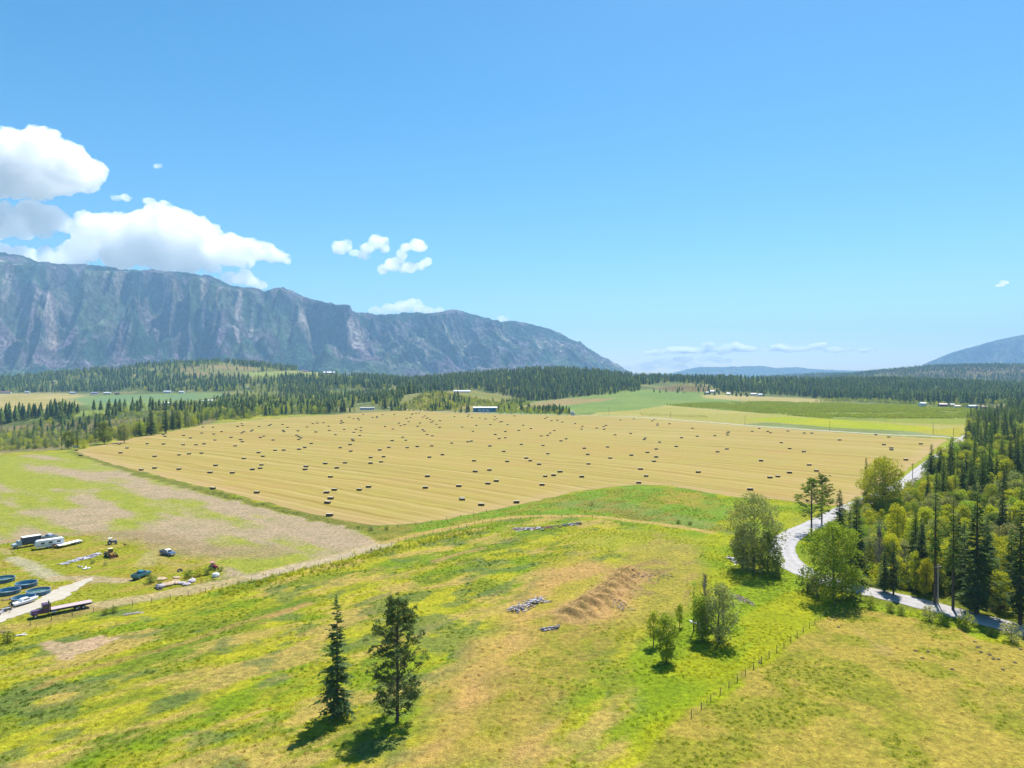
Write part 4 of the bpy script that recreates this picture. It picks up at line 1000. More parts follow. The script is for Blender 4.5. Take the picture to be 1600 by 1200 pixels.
setp(mass(restB, 'broadleaf_woods', 14, [joined(a, b_, 'b') for a, b_ in BRO], BROM, BROF, 14, 14, 14), 'leafy green woods mixed among the far conifers', 'forest')

# undergrowth in the near forest and on the bank, shrubs on the knoll
X, Y = grid_pts(70, 480, 125, 620, 3.2); Z = H(X, Y); U, V_ = proj(X, Y, Z); k = (inpx(U, V_, NEARF) > -1.5) & (rs.rand(len(X)) < .5)
X2, Y2 = grid_pts(-700, -330, 480, 1050, 5.0); Z2 = H(X2, Y2); U2, V2 = proj(X2, Y2, Z2); k2 = (inpx(U2, V2, LV) > 0) & (rs.rand(len(X2)) < .45) & (fbm(X2 / 30, Y2 / 30, 301, 3) > .45)
X3, Y3 = grid_pts(-280, 120, 1050, 1450, 5.5); Z3 = H(X3, Y3); U3, V3 = proj(X3, Y3, Z3); k3 = (inpx(U3, V3, KN) > 0) & (rs.rand(len(X3)) < .5)
pts = np.column_stack([np.concatenate([X[k], X2[k2], X3[k3]]), np.concatenate([Y[k], Y2[k2], Y3[k3]]), np.concatenate([Z[k], Z2[k2], Z3[k3]])]); n = len(pts)
setp(scatter('undergrowth', pts, rs.uniform(0, 6.28, n), rs.uniform(.5, 1.7, n), rs.randint(0, 4, n), SHRJ), 'low leafy undergrowth beneath the forest trees', 'undergrowth')

# orchard / crop rows on the right field
X, Y = [], []
for r_ in np.arange(0, 900, 4.6):
    yy = np.arange(900, 1650, 3.4); X.append(np.full(len(yy), 230 + r_) + (yy - 900) * .12 + rs.normal(size=len(yy)) * .3); Y.append(yy + rs.normal(size=len(yy)) * .4)
X = np.concatenate(X); Y = np.concatenate(Y); Z = H(X, Y); U, V_ = proj(X, Y, Z); k = (inpx(U, V_, ORCH) > .3) & (fbm(X / 40, Y / 40, 303, 3) + rs.uniform(-.1, .1, len(X)) > .40)
ORL = leafmat('orchard_leaves', (.32, .37, .04), .02, .2, .45)
orc = [joined(*broadleaf(71, 2.6, 1.2, .05, 7, 12, .6, mat_=ORL, cluster=.6), 'o'), joined(*broadleaf(72, 2.6, 1.1, .05, 7, 12, .6, mat_=ORL, cluster=.6), 'o')]
n = int(k.sum()); setp(scatter('orchard', np.column_stack([X[k], Y[k], Z[k]]), rs.uniform(0, 6.28, n), rs.uniform(.7, 1.2, n), rs.randint(0, 2, n), orc), 'rows of low green orchard bushes on the right field', 'orchard')
# young rows near the gravel road
X, Y = [], []
for r_ in np.linspace(1000, 1098, 20):
    for q in range(7): x_, y_ = P0(r_ + q * 1.2, 646.2 + q * 0.65 + (r_ - 1000) * .03); X.append(x_); Y.append(y_)
n = len(X); setp(scatter('young_orchard', np.column_stack([X, Y, np.zeros(n)]), rs.uniform(0, 6.28, n), rs.uniform(.35, .6, n), rs.randint(0, 2, n), orc), 'short rows of young bushes beyond the gravel road', 'orchard')

# meadow tufts: small clumps of blades whose green or straw follows the sward under them
def tuft(seed, rgb, nm):
    rng = np.random.RandomState(seed); n = 46; a = rng.rand(n) * 6.28; r = rng.rand(n) ** .5 * .5
    P = np.stack([np.cos(a) * r, np.sin(a) * r, np.zeros(n)], -1); D = np.stack([np.cos(a) * .5, np.sin(a) * .5, rng.uniform(.5, 1.2, n)], -1) + rng.normal(size=(n, 3)) * .2; D /= np.linalg.norm(D, axis=1)[:, None]
    return leafmesh(nm, diamonds(P, D, rng.uniform(.2, .45, n), .10, rng, 1.5), leafmat(nm, tuple(np.minimum(np.array(rgb) * 1.25, .8)), .008, .12, .55, (1.0, 1.0, .8)), rng)
TCOL = [A(214, 210, 48), A(160, 186, 32), A(118, 150, 50), A(222, 190, 104), A(216, 176, 104)]
TUF = [tuft(81 + i, tuple(c_ * 1.0), 'blades') for i, c_ in enumerate(TCOL)]
X, Y = grid_pts(-190, 240, 86, 330, 1.25)
hd = sdpoly(X, Y, hay_w); near_road = dline(X, Y, W0(ROAD)); tr = dline(X, Y, W0([(150, 948), (340, 914), (500, 876), (603, 849), (700, 826), (820, 807), (930, 807), (1055, 822)]))
pp = sdpoly(X, Y, W0(pastp)); Zt = H(X, Y); U, V_ = proj(X, Y, Zt)
gcolr = gcol.reshape(len(ys), len(xs), 3); ci = gcolr[np.clip(np.searchsorted(ys, Y), 0, len(ys) - 1), np.clip(np.searchsorted(xs, X), 0, len(xs) - 1)]
q = np.sqrt(ci); tq = np.sqrt(np.array(TCOL)); dd = ((q[:, None] - tq[None]) ** 2).sum(-1); vi = dd.argmin(1)
drt = sdpoly(X, Y, W0([(72, 1001), (86, 997), (177, 998), (160, 1012), (124, 1027), (82, 1016)]))
trw = dline(X, Y, W0([(0, 966), (75, 937), (146, 902)])); trx = dline(X, Y, W0([(20, 872), (62, 893), (100, 903), (195, 908)]))
k = (hd < -2) & ((vi != 2) | (rs.rand(len(X)) < .5)) & ((vi < 3) | (rs.rand(len(X)) < .12)) & (near_road > 5) & (tr > 2.4) & (pp < -1) & (drt < -1) & (trw > 4) & (trx > 2.5) & (U > -60) & (U < 1660) & (fbm(X / 9, Y / 9, 401, 3) + rs.uniform(-.12, .12, len(X)) > .47) & (dd.min(1) < .03)
n = int(k.sum()); print('tufts', n)
szf = np.where(vi[k] == 2, 1.35, 1.0) * rs.uniform(.3, .72, n)
setp(scatter('grass', np.column_stack([X[k], Y[k], Zt[k]]), rs.uniform(0, 6.28, n), szf, vi[k], TUF), 'tufty uncut meadow grass', 'grass')
# taller weeds along the fence line of the pasture track
wl = smooth_line(W0([(345, 925), (420, 905), (500, 886), (560, 870), (610, 856), (690, 838), (760, 824)]), 30); wl = np.array(wl); wl = wl[rs.rand(len(wl)) < .9]
wpt = np.vstack([wl + rs.normal(size=wl.shape) * [2.2, 2.2] + [1.5, -2.0] for _ in range(3)]); n = len(wpt)
setp(scatter('weeds', np.column_stack([wpt, H(wpt[:, 0], wpt[:, 1])]), rs.uniform(0, 6.28, n), rs.uniform(.10, .26, n), rs.choice([0, 2, 2], n), SHRJ), 'bushy yellow-green weeds along the fence line', 'weeds')
# ------------------------------------------------------------------ hay bales
BAL = '''A 155,348 207,412 692,271 787,320 707,381 1040,267 1243,271 1490,280 1133,426 1437,406 1562,394 1496,163 1580,194 1263,175 1243,152 965,595 1133,573 1436,587
B 135,217 262,219 120,292 272,305 370,274 487,346 287,380 50,439 150,429 608,376 630,402 540,454 118,545 570,209 632,198 620,175 648,275 622,290 755,253 738,268 840,210 962,197 985,184 1132,183 1193,221 1140,260 1150,275 898,331 853,347 1012,380 1325,264 1438,214 1508,175 1568,168 1548,279 1308,320 1333,336 1360,352 1335,372 1490,424 1410,475 1337,497 1147,507 1038,510 831,539 886,585 648,613 295,700 225,789 504,793 868,693 852,735 755,750 1425,714 1413,750 260,990 810,1040
C 43,204 110,245 117,300 193,354 270,172 265,187 290,200 260,210 303,287 365,133 420,151 475,147 487,167 540,97 512,262 512,303 450,284 424,323 497,361 405,410 413,427 376,477 253,517 383,560 66,716 210,770 312,707 660,134 714,124 711,138 782,101 928,99 813,250 914,282 1155,87 1150,99 1200,83 1240,80 1130,137 1083,149 1107,190 987,208 1008,240 1058,227 1250,206 1220,248 1285,131 1313,117 1333,147 1350,141 1378,163 1413,182 1392,197 1457,221 1500,177 1497,261 1283,291 1305,307 1340,349 1402,367 1035,384 1073,422 903,427 860,512 748,545 1090,516 1217,503 1398,493 795,630 632,641 763,695 632,712 1367,636 1530,605
D 130,84 180,247 82,281 132,356 92,410 121,566 490,247 607,210 1343,77 1317,221
E 80,124 260,103 250,122 300,135 398,142 470,156 588,123 607,153 580,166 677,187 650,193 830,116 530,225 745,227 352,235 178,257 312,310 940,234 1037,275 883,299 717,312 590,350 640,401 716,392 47,458 248,441 292,434 523,495 697,563 917,474 1188,488 1165,368 1245,360 1277,332 1328,298 1213,148 1238,132 1295,178 1368,171 1428,195 1590,213 1412,431 1477,405 1248,593 978,648 1029,680 1138,725 740,690 326,681 518,798
F 80,208 70,243 260,230 345,210 375,197 352,244 557,127 722,115 951,140 975,122 1020,177 1018,194 1168,176 1455,232 488,315 682,297 865,355 852,373 1045,406 1320,351 1515,333 1253,461 1003,493 893,536 693,571 1002,594 974,647 394,468 104,484 146,560 427,607 156,681 806,746 876,833 784,918 73,842 1528,785
G 135,246 308,200 292,212 293,236 602,189 690,153 797,191 832,209 1048,187 1253,212 1348,213 967,334 1071,408 1248,446 285,413 170,448 712,561 1315,614 1405,688 1068,712 923,759 825,772 577,923
H 95,220 549,154 709,182 648,278 742,320 743,343 1110,269 923,470
I 717,760 762.5,756 775.5,752 721.7,779.5 722.5,781 752,789.5 852,744.5 865,743 875,737.5 847,758 742.5,737 807,785.5'''
ORI = {'A': (100, 660, 8), 'B': (300, 640, 8), 'C': (500, 635, 8), 'D': (500, 735, 8), 'E': (700, 635, 8), 'F': (900, 640, 8), 'G': (1100, 650, 8), 'H': (1300, 660, 8), 'I': (0, 0, 1)}
bal = []
for ln in BAL.split('\n'):
    kk, *ps = ln.split(); ox, oy, sc_ = ORI[kk]
    for p in ps:
        a, q = map(float, p.split(',')); u, v = ox + a / sc_, oy + q / sc_
        if not any(abs(u - b_[0]) < 1.2 and abs(v - b_[1]) < 1.0 for b_ in bal): bal.append((u, v))
b = NB('hay_side_shaded'); co = obj_co(b); mp = b.n('ShaderNodeMapping'); mp.inputs['Scale'].default_value = (6, 1.5, 1.5); b.l(co, mp.inputs[0])
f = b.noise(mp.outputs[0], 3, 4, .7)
HAYM = b.bsdf(b.mix(b.ramp(f, [(.35, 0.), (.65, 1.)]), (.065, .045, .018), (.15, .105, .045)), .95, bump=f, bstr=.8, bdist=.06)  # bale sides: darkened hay, their shade is put into the colour
b = NB('hay_top_sunlit'); f = b.noise(obj_co(b), 5, 4, .7)
HAYT = b.bsdf(b.mix(b.ramp(f, [(.35, 0.), (.65, 1.)]), (.46, .40, .27), (.66, .60, .46)), .95, bump=f, bstr=.6, bdist=.05)  # bale tops: paler hay, the sunlight on them is painted into the colour
def bale_mesh(seed):
    r = np.random.RandomState(seed); bm_ = MB()
    nx_, ny_, nz_ = 10, 4, 4; Lx, Ly, Lz = 2.45, 1.15, 1.05
    # slabs pressed together: slightly uneven flakes along the length
    P = {}
    def vid(i, j, k):
        if (i, j, k) not in P:
            x = (i / nx_ - .5) * Lx; y = (j / ny_ - .5) * Ly; z = k / nz_ * Lz
            e = 1 - .05 * ((j in (0, ny_)) and (k in (0, nz_))); bulge = .03 * math.sin(i * 2.1 + seed) + r.normal() * .012
            P[(i, j, k)] = len(bm_.v); bm_.v.append((x + r.normal() * .01, y * e * (1 + bulge), max(0, z * (1 + bulge * .5) - (.04 if (k == nz_ and j in (0, ny_)) else 0))))
        return P[(i, j, k)]
    for a in range(nx_):
        for c_ in range(nz_):
            bm_.f.append((vid(a, 0, c_), vid(a + 1, 0, c_), vid(a + 1, 0, c_ + 1), vid(a, 0, c_ + 1))); bm_.f.append((vid(a + 1, ny_, c_), vid(a, ny_, c_), vid(a, ny_, c_ + 1), vid(a + 1, ny_, c_ + 1)))
        for c_ in range(ny_):
            bm_.f.append((vid(a, c_, nz_), vid(a + 1, c_, nz_), vid(a + 1, c_ + 1, nz_), vid(a, c_ + 1, nz_))); bm_.f.append((vid(a, c_ + 1, 0), vid(a + 1, c_ + 1, 0), vid(a + 1, c_, 0), vid(a, c_, 0)))
    for a in range(ny_):
        for c_ in range(nz_):
            bm_.f.append((vid(0, a + 1, c_), vid(0, a, c_), vid(0, a, c_ + 1), vid(0, a + 1, c_ + 1))); bm_.f.append((vid(nx_, a, c_), vid(nx_, a + 1, c_), vid(nx_, a + 1, c_ + 1), vid(nx_, a, c_ + 1)))
    inv = {v_: k_ for k_, v_ in P.items()}
    bm_.mi = [1 if all(inv[i_][2] == nz_ for i_ in f_) else 0 for f_ in bm_.f]  # painted-light hay on the top faces, painted-shade hay on all others
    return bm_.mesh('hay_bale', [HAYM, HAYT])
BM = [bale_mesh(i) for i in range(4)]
bands = [(655, 'far back strip'), (672, 'back part'), (696, 'middle'), (730, 'front part'), (2000, 'front edge')]
sect = [(250, 'near the green strip corner'), (400, 'below the riverside wood'), (560, 'below the pine ridge'), (700, 'below the mobile home'), (800, 'below the blue shed'), (940, 'below the green slope'), (1100, 'below the young orchard'), (1300, 'below the yellow crop'), (2000, 'near the road corner')]
cells = {}
for u, v in bal:
    bb = next(n_ for l_, n_ in bands if v < l_); s_ = next(n_ for l_, n_ in sect if u < l_); cells.setdefault((bb, s_), []).append((u, v))
rb = random.Random(9); nbal = 0
for (bb, s_), L_ in cells.items():
    L_.sort()
    for i, (u, v) in enumerate(L_):
        x, y = P0(u, v + .8 + 300.0 / max(60, y if False else 400) * .0)
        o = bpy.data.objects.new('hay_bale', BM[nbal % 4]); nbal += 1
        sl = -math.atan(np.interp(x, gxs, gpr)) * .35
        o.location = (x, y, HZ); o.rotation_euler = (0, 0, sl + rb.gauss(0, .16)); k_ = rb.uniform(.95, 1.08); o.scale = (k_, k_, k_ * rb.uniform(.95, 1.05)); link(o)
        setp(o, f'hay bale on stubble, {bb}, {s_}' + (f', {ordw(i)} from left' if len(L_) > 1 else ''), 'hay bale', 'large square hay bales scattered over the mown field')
print('bales', nbal)

# ------------------------------------------------------------------ vehicle kit
GLS = mat('dark_glass', (.03, .04, .05), .08, 0, .05, 1, 1.0); TYR = mat('tyre_rubber', (.025, .025, .027), .8); RIM = mat('wheel_rim', (.45, .45, .47), .35, .6)
CHR = mat('bumper_metal', (.55, .55, .57), .3, .7); LMP = mat('lamp_glass', (.75, .75, .7), .15); REDL = mat('red_lamp', (.5, .02, .02), .2); BLK = mat('black_steel', (.03, .03, .035), .5); RUST = mat('rusty_steel', (.23, .10, .05), .85, 0, .3)
def wheel(parent, x, y, r=.36, w=.24):
    a = MB().lathe([(r * .55, -w / 2), (r * .92, -w / 2), (r, -w * .3), (r, w * .3), (r * .92, w / 2), (r * .55, w / 2)], 18, (0, 0, 0), 'Y')
    t = a.obj('wheel', [TYR], parent, (x, y, r), smooth=True)
    rm = MB().lathe([(0.001, -w * .42), (r * .2, -w * .5), (r * .56, -w * .40), (r * .56, w * .40), (r * .2, w * .5), (.001, w * .42)], 12, (0, 0, 0), 'Y'); rm.obj('rim', [RIM], t)
    return t
def prismo(prof, hw, top=None):
    """side profile (x, z) extruded over the width; upper points pulled in"""
    m = MB(); n = len(prof); zmax = max(p[1] for p in prof); V = []
    for s_ in (-1, 1):
        for x, z in prof: V.append((x, s_ * (hw if (top is None or z < top[0]) else hw - top[1] * (z - top[0]) / max(1e-6, zmax - top[0])), z))
    m.add(V, [tuple(range(n)), tuple(range(2 * n - 1, n - 1, -1))] + [(i, i + n, (i + 1) % n + n, (i + 1) % n) for i in range(n)]); return m
def place(name, front, rear, label, cat, z=None):
    """an Empty midway between two ground pixels, its +X axis towards the first"""
    a = P0(*front); b_ = P0(*rear); c_ = (a + b_) / 2; d = a - b_
    zz = float(H(np.array([c_[0]]), np.array([c_[1]]))[0]) + .02
    return setp(empty(name, (c_[0], c_[1], zz if z is None else z), math.atan2(d[1], d[0])), label, cat), float(np.linalg.norm(d))
def pickup(name, front, rear, label, cat, col, scale=1.0, roof=None):
    r, L = place(name, front, rear, label, cat); pm = mat('paint_' + name + str(col), col, .28, .1, .05, 2, .6, None)
    prismo([(-2.6, .55), (2.55, .55), (2.62, .75), (2.55, 1.02), (1.35, 1.12), (1.0, 1.14), (-2.6, 1.12)], .93).obj('body', [pm], r, bevel=.04)
    cab = prismo([(-.75, 1.13), (1.15, 1.13), (.62, 1.72), (.45, 1.80), (-.55, 1.80), (-.72, 1.72)], .86, (1.13, .16)); cab.obj('cab', [roof or pm], r, bevel=.04)
    m = MB(); m.add([(1.17, -.74, 1.18), (1.17, .74, 1.18), (.68, .64, 1.68), (.68, -.64, 1.68)], [(0, 1, 2, 3)]); m.obj('windshield', [GLS], r)
    for s_ in (-1, 1):
        m = MB(); m.add([(.95, s_ * .875, 1.19), (-.62, s_ * .875, 1.19), (-.62, s_ * .765, 1.66), (.55, s_ * .765, 1.66)], [(0, 1, 2, 3)]); m.obj('window', [GLS], r)
        wheel(r, 1.65, s_ * .82); wheel(r, -1.65, s_ * .82)
        MB().box((2.6, s_ * .68, .86), (.06, .3, .16)).obj('headlight', [LMP], r)
        MB().box((-1.70, s_ * .86, 1.25), (1.8, .1, .26)).obj('bed_side', [pm], r)
    MB().box((-2.57, 0, 1.22), (.08, 1.7, .34)).obj('tailgate', [pm], r); MB().box((-1.7, 0, 1.13), (1.65, 1.55, .02)).obj('bed_floor', [BLK], r)
    MB().box((2.66, 0, .6), (.12, 1.8, .18)).obj('bumper', [CHR], r, bevel=.03); r.scale = (scale, scale, scale); return r
def suv(name, front, rear, label, cat, col):
    r, L = place(name, front, rear, label, cat); pm = mat('paint_' + name, col, .28, .2, .05, 2, .6)
    prismo([(-2.35, .45), (2.3, .45), (2.38, .7), (2.25, .98), (1.2, 1.08), (-2.3, 1.10)], .92).obj('body', [pm], r, bevel=.05)
    prismo([(-2.25, 1.09), (1.1, 1.09), (.55, 1.58), (.3, 1.66), (-1.8, 1.66), (-2.1, 1.55)], .86, (1.09, .18)).obj('cab', [pm], r, bevel=.05)
    m = MB(); m.add([(1.12, -.74, 1.14), (1.12, .74, 1.14), (.6, .63, 1.56), (.6, -.63, 1.56)], [(0, 1, 2, 3)]); m.obj('windshield', [GLS], r)
    m = MB(); m.add([(-2.27, -.7, 1.14), (-2.27, .7, 1.14), (-2.13, .62, 1.52), (-2.13, -.62, 1.52)], [(0, 3, 2, 1)]); m.obj('rear_window', [GLS], r)
    for s_ in (-1, 1):
        m = MB(); m.add([(.95, s_ * .875, 1.15), (-2.1, s_ * .875, 1.15), (-1.98, s_ * .745, 1.53), (.5, s_ * .745, 1.53)], [(0, 1, 2, 3)]); m.obj('window', [GLS], r)
        wheel(r, 1.45, s_ * .82, .34); wheel(r, -1.45, s_ * .82, .34); MB().box((2.36, s_ * .66, .82), (.06, .3, .14)).obj('headlight', [LMP], r)
    return r
WHT = mat('white_panel', (.72, .72, .74), .35, 0, .04, 1.5); WROOF = mat('white_roof', (.78, .77, .75), .5, 0, .05)
pickup('pickup_truck', (64, 841.5), (90, 843.5), 'silver pickup parked behind the white trailer at the yard edge', 'pickup', (.42, .46, .58))
pickup('pickup_truck', (273, 869.5), (251, 865.5), 'dark blue pickup with pale roof parked alone where the track curls', 'pickup', (.06, .11, .20), 1.0, WROOF)
pickup('pickup_truck', (234, 897.5), (207, 908), 'teal blue pickup with white side parked beside the weeds and slab pile', 'pickup', (.03, .17, .22), 1.05)
pickup('utility_car', (124, 699.6), (115, 700.4), 'small light blue pickup at the far left corner of the hay field', 'pickup', (.10, .32, .42), .9)
# box truck
r, L = place('box_truck', (20, 857.5), (63, 850.5), 'old box truck with pale cab, dark sides and white roof at yard edge', 'truck')
MB().box((-1.35, 0, .75), (6.2, .9, .25)).obj('chassis', [BLK], r)
MB().box((-1.2, 0, 2.05), (5.0, 2.3, 2.2)).obj('cargo_box', [mat('box_side', (.05, .055, .09), .5)], r, bevel=.03); MB().box((-1.2, 0, 3.18), (5.1, 2.4, .06)).obj('box_roof', [WROOF], r)
gc = mat('grey_cab', (.38, .42, .46), .4)
prismo([(1.45, .6), (3.9, .6), (3.95, 1.15), (3.85, 1.35), (2.75, 1.5), (2.45, 2.2), (2.3, 2.3), (1.45, 2.3)], 1.0, (1.5, .12)).obj('cab', [gc], r, bevel=.05)
m = MB(); m.add([(2.78, -.8, 1.56), (2.78, .8, 1.56), (2.5, .76, 2.16), (2.5, -.76, 2.16)], [(0, 1, 2, 3)]); m.obj('windshield', [GLS], r)
for s_ in (-1, 1): wheel(r, 3.1, s_ * .9, .45, .28); wheel(r, -2.4, s_ * .9, .45, .5); MB().box((3.96, s_ * .75, .95), (.06, .3, .2)).obj('headlight', [LMP], r)
# travel trailer
r, L = place('travel_trailer', (58, 858.5), (95, 853), 'white travel trailer parked between the box truck and flatbed trailer', 'trailer')
prismo([(-3.9, .6), (3.4, .6), (3.8, 1.3), (3.5, 2.5), (3.1, 2.8), (-3.7, 2.8), (-3.9, 2.5)], 1.2, (2.4, .15)).obj('body', [WHT], r, bevel=.06)
MB().box((4.3, 0, .6), (1.4, .12, .1)).obj('tow_bar', [BLK], r)
for s_ in (-1, 1):
    wheel(r, -.5, s_ * 1.1, .35); wheel(r, .4, s_ * 1.1, .35)
    for q in (-2.4, -.2, 1.9): MB().box((q, s_ * 1.21, 1.85), (1.0, .02, .5)).obj('window', [GLS], r)
    MB().box((0, s_ * 1.212, 1.2), (7.0, .02, .16)).obj('stripe', [mat('grey_stripe', (.25, .27, .33), .5)], r)
# gooseneck flatbed trailer
r, L = place('flatbed_trailer', (80, 859), (127, 847.5), 'long white-decked flatbed trailer with rusty gooseneck on the grass', 'trailer')
MB().box((-.8, 0, .85), (7.8, 2.3, .16)).obj('deck', [WROOF], r); MB().box((-.8, 0, .68), (7.6, .8, .16)).obj('frame', [RUST], r)
MB().box((3.7, 0, 1.25), (1.6, .5, .2), ry=-.5).box((4.4, 0, 1.2), (.4, .5, .9)).obj('gooseneck', [RUST], r); MB().box((-5.2, 0, .7), (1.3, 2.0, .1), ry=-.2).obj('ramp', [RUST], r)
for s_ in (-1, 1): wheel(r, -2.6, s_ * 1.0, .38); wheel(r, -3.5, s_ * 1.0, .38)
# flatbed truck on the white track
r, L = place('flatbed_truck', (47, 967.5), (143, 948.5), 'dark purple truck with long empty pinkish flatbed beside the white track', 'truck'); r.scale = (L / 12.4,) * 3
pur = mat('purple_paint', (.10, .04, .10), .3, .1, .1)
MB().box((-1.2, 0, .85), (9.8, .9, .3)).obj('chassis', [BLK], r)
MB().box((-2.0, 0, 1.32), (8.4, 2.5, .16)).obj('deck', [mat('deck_planks', (.42, .32, .33), .85, 0, .2, 6)], r); MB().box((-2.0, 1.23, 1.22), (8.4, .06, .2)).box((-2.0, -1.23, 1.22), (8.4, .06, .2)).obj('deck_rail', [BLK], r)
prismo([(2.6, .75), (4.0, .75), (4.0, 1.75), (3.9, 2.75), (3.75, 2.85), (2.75, 2.85), (2.6, 2.7)], 1.05, (1.8, .12)).obj('cab', [pur], r, bevel=.05)
prismo([(4.0, .75), (6.0, .75), (6.1, 1.0), (6.05, 1.45), (5.8, 1.6), (4.0, 1.72)], .85, (1.4, .12)).obj('hood', [pur], r, bevel=.06)
MB().box((2.38, 0, 2.1), (.12, 2.4, 1.7)).obj('headboard', [BLK], r)
m = MB(); m.add([(4.02, -.85, 1.85), (4.02, .85, 1.85), (3.93, .8, 2.6), (3.93, -.8, 2.6)], [(0, 1, 2, 3)]); m.obj('windshield', [GLS], r)
for s_ in (-1, 1):
    MB().box((3.3, s_ * 1.0, 2.2), (.8, .03, .6)).obj('window', [GLS], r); MB().box((5.3, s_ * .95, 1.05), (1.3, .5, .35), top=(.7, 1)).obj('fender', [pur], r, bevel=.08)
    wheel(r, 5.3, s_ * .98, .5, .3)
    for q in (-3.0, -4.3): wheel(r, q, s_ * .95, .5, .5)
    MB().tube((1.2, s_ * 1.0, .8), (2.2, s_ * 1.0, .8), .3, n=12).obj('fuel_tank', [CHR], r); MB().box((6.02, s_ * .6, 1.2), (.1, .3, .2)).obj('headlight', [LMP], r); MB().tube((2.52, s_ * .9, 1.4), (2.52, s_ * .9, 3.4), .07).obj('exhaust_pipe', [CHR], r)
MB().box((6.12, 0, .8), (.14, 2.1, .26)).obj('bumper', [CHR], r, bevel=.03)
# wheel loader
r, L = place('wheel_loader', (182, 874), (162, 867), 'yellow wheel loader with brown front bucket standing in the yard grass', 'loader'); r.scale = (.9,) * 3
yel = mat('machine_yellow', (.50, .29, .03), .5, 0, .15)
MB().box((-1.1, 0, 1.35), (2.2, 1.5, .9), top=(.95, .85)).obj('engine_hood', [yel], r, bevel=.06); MB().box((.5, 0, 1.0), (2.4, .9, .5)).obj('chassis', [yel], r)
MB().box((.25, 0, 2.1), (1.2, 1.3, 1.2), top=.86).obj('cab', [GLS], r); MB().box((.25, 0, 2.78), (1.4, 1.5, .12)).obj('cab_roof', [mat('cream_roof', (.70, .62, .36), .5)], r, bevel=.03)
for s_ in (-1, 1):
    MB().box((1.9, s_ * .45, 1.15), (2.0, .14, .26), ry=.30).obj('loader_arm', [yel], r)
    wheel(r, 1.2, s_ * .95, .7, .5); wheel(r, -1.3, s_ * .95, .7, .5)
b_ = MB().add([(2.6, -1.2, .1), (3.5, -1.2, .1), (3.4, -1.2, .3), (2.75, -1.2, 1.0), (2.6, -1.2, .9), (2.6, 1.2, .1), (3.5, 1.2, .1), (3.4, 1.2, .3), (2.75, 1.2, 1.0), (2.6, 1.2, .9)], [(0, 1, 2, 3, 4), (9, 8, 7, 6, 5), (0, 5, 6, 1), (0, 4, 9, 5), (4, 3, 8, 9)])
b_.obj('bucket', [RUST], r)
# small tractors
def tractor(front, rear, label, col, roof):
    r, L = place('tractor', front, rear, label, 'tractor'); pm = mat('tractor_' + str(col), col, .4, 0, .1)
    MB().box((.7, 0, .95), (1.4, .6, .55), top=(.95, .8)).obj('hood', [pm], r, bevel=.05); MB().box((-.2, 0, .65), (2.4, .4, .3)).obj('chassis', [BLK], r); MB().box((-.55, 0, 1.15), (.5, .5, .12)).box((-.78, 0, 1.4), (.1, .5, .5)).obj('seat', [BLK], r)
    for s_ in (-1, 1): wheel(r, -.6, s_ * .65, .6, .32); wheel(r, 1.1, s_ * .5, .34, .2); MB().box((-.6, s_ * .6, 1.28), (.9, .3, .06)).obj('fender', [pm], r)
    MB().box((-.5, 0, 2.05), (1.1, 1.1, .06)).tube((-.95, .5, 1.2), (-.95, .5, 2.05), .03).tube((-.95, -.5, 1.2), (-.95, -.5, 2.05), .03).tube((-.05, .5, 1.2), (-.05, .5, 2.05), .03).tube((-.05, -.5, 1.2), (-.05, -.5, 2.05), .03).obj('sun_canopy', [roof], r)
    MB().tube((.2, 0, 1.45), (-.1, 0, 1.6), .03).lathe([(.16, 1.58), (.2, 1.61), (.16, 1.64)], 12, (-.12, 0, 0)).obj('steering_wheel', [BLK], r); return r
t1 = tractor((180, 850), (170, 851), 'small blue and white tractor just behind the yellow loader', (.16, .18, .30), WROOF)
t2 = tractor((340, 891), (328, 889), 'small crimson tractor standing at the end of the weed patch', (.35, .01, .06), mat('pink_canopy', (.55, .2, .3), .5))
# boat on the grass
r, L = place('motorboat', (60, 938), (19, 950), 'white motorboat with small cabin lying on the grass beside the tanks', 'boat'); r.scale = (L / 7.0,) * 3
hull = MB(); st_ = [(-3.4, 1.05, .25, 1.1), (-1.5, 1.15, .15, 1.1), (.8, 1.1, .1, 1.15), (2.4, .7, .3, 1.25), (3.5, .04, .9, 1.35)]
V = []
for x, w_, zk, zt in st_: V += [(x, -w_, zt), (x, -w_ * .8, (zk + zt) / 2 - .1), (x, 0, zk), (x, w_ * .8, (zk + zt) / 2 - .1), (x, w_, zt)]
Fs = []
for i in range(len(st_) - 1):
    for j in range(4): Fs.append((i * 5 + j, (i + 1) * 5 + j, (i + 1) * 5 + j + 1, i * 5 + j + 1))
    Fs.append((i * 5 + 4, (i + 1) * 5 + 4, (i + 1) * 5, i * 5))
Fs.append((0, 1, 2, 3, 4)); hull.add(V, Fs).obj('hull', [WHT], r, bevel=.02)
prismo([(-1.4, 1.12), (1.6, 1.14), (1.0, 1.6), (.5, 1.85), (-1.1, 1.85), (-1.3, 1.7)], .8, (1.14, .2)).obj('cabin', [WROOF], r, bevel=.04)
for s_ in (-1, 1): MB().box((-.1, s_ * .765, 1.5), (1.6, .03, .28)).obj('window', [GLS], r); MB().box((0, s_ * 1.14, .95), (5.0, .03, .08)).obj('rubbing_strip', [mat('blue_trim', (.05, .08, .2), .4)], r)
MB().box((-3.6, 0, 1.0), (.35, .4, .9), top=.8).obj('outboard_motor', [BLK], r); MB().box((-.3, -.0, .12), (.2, 1.4, .24)).box((-2.4, 0, .12), (.2, 1.4, .24)).obj('support_block', [RUST], r)
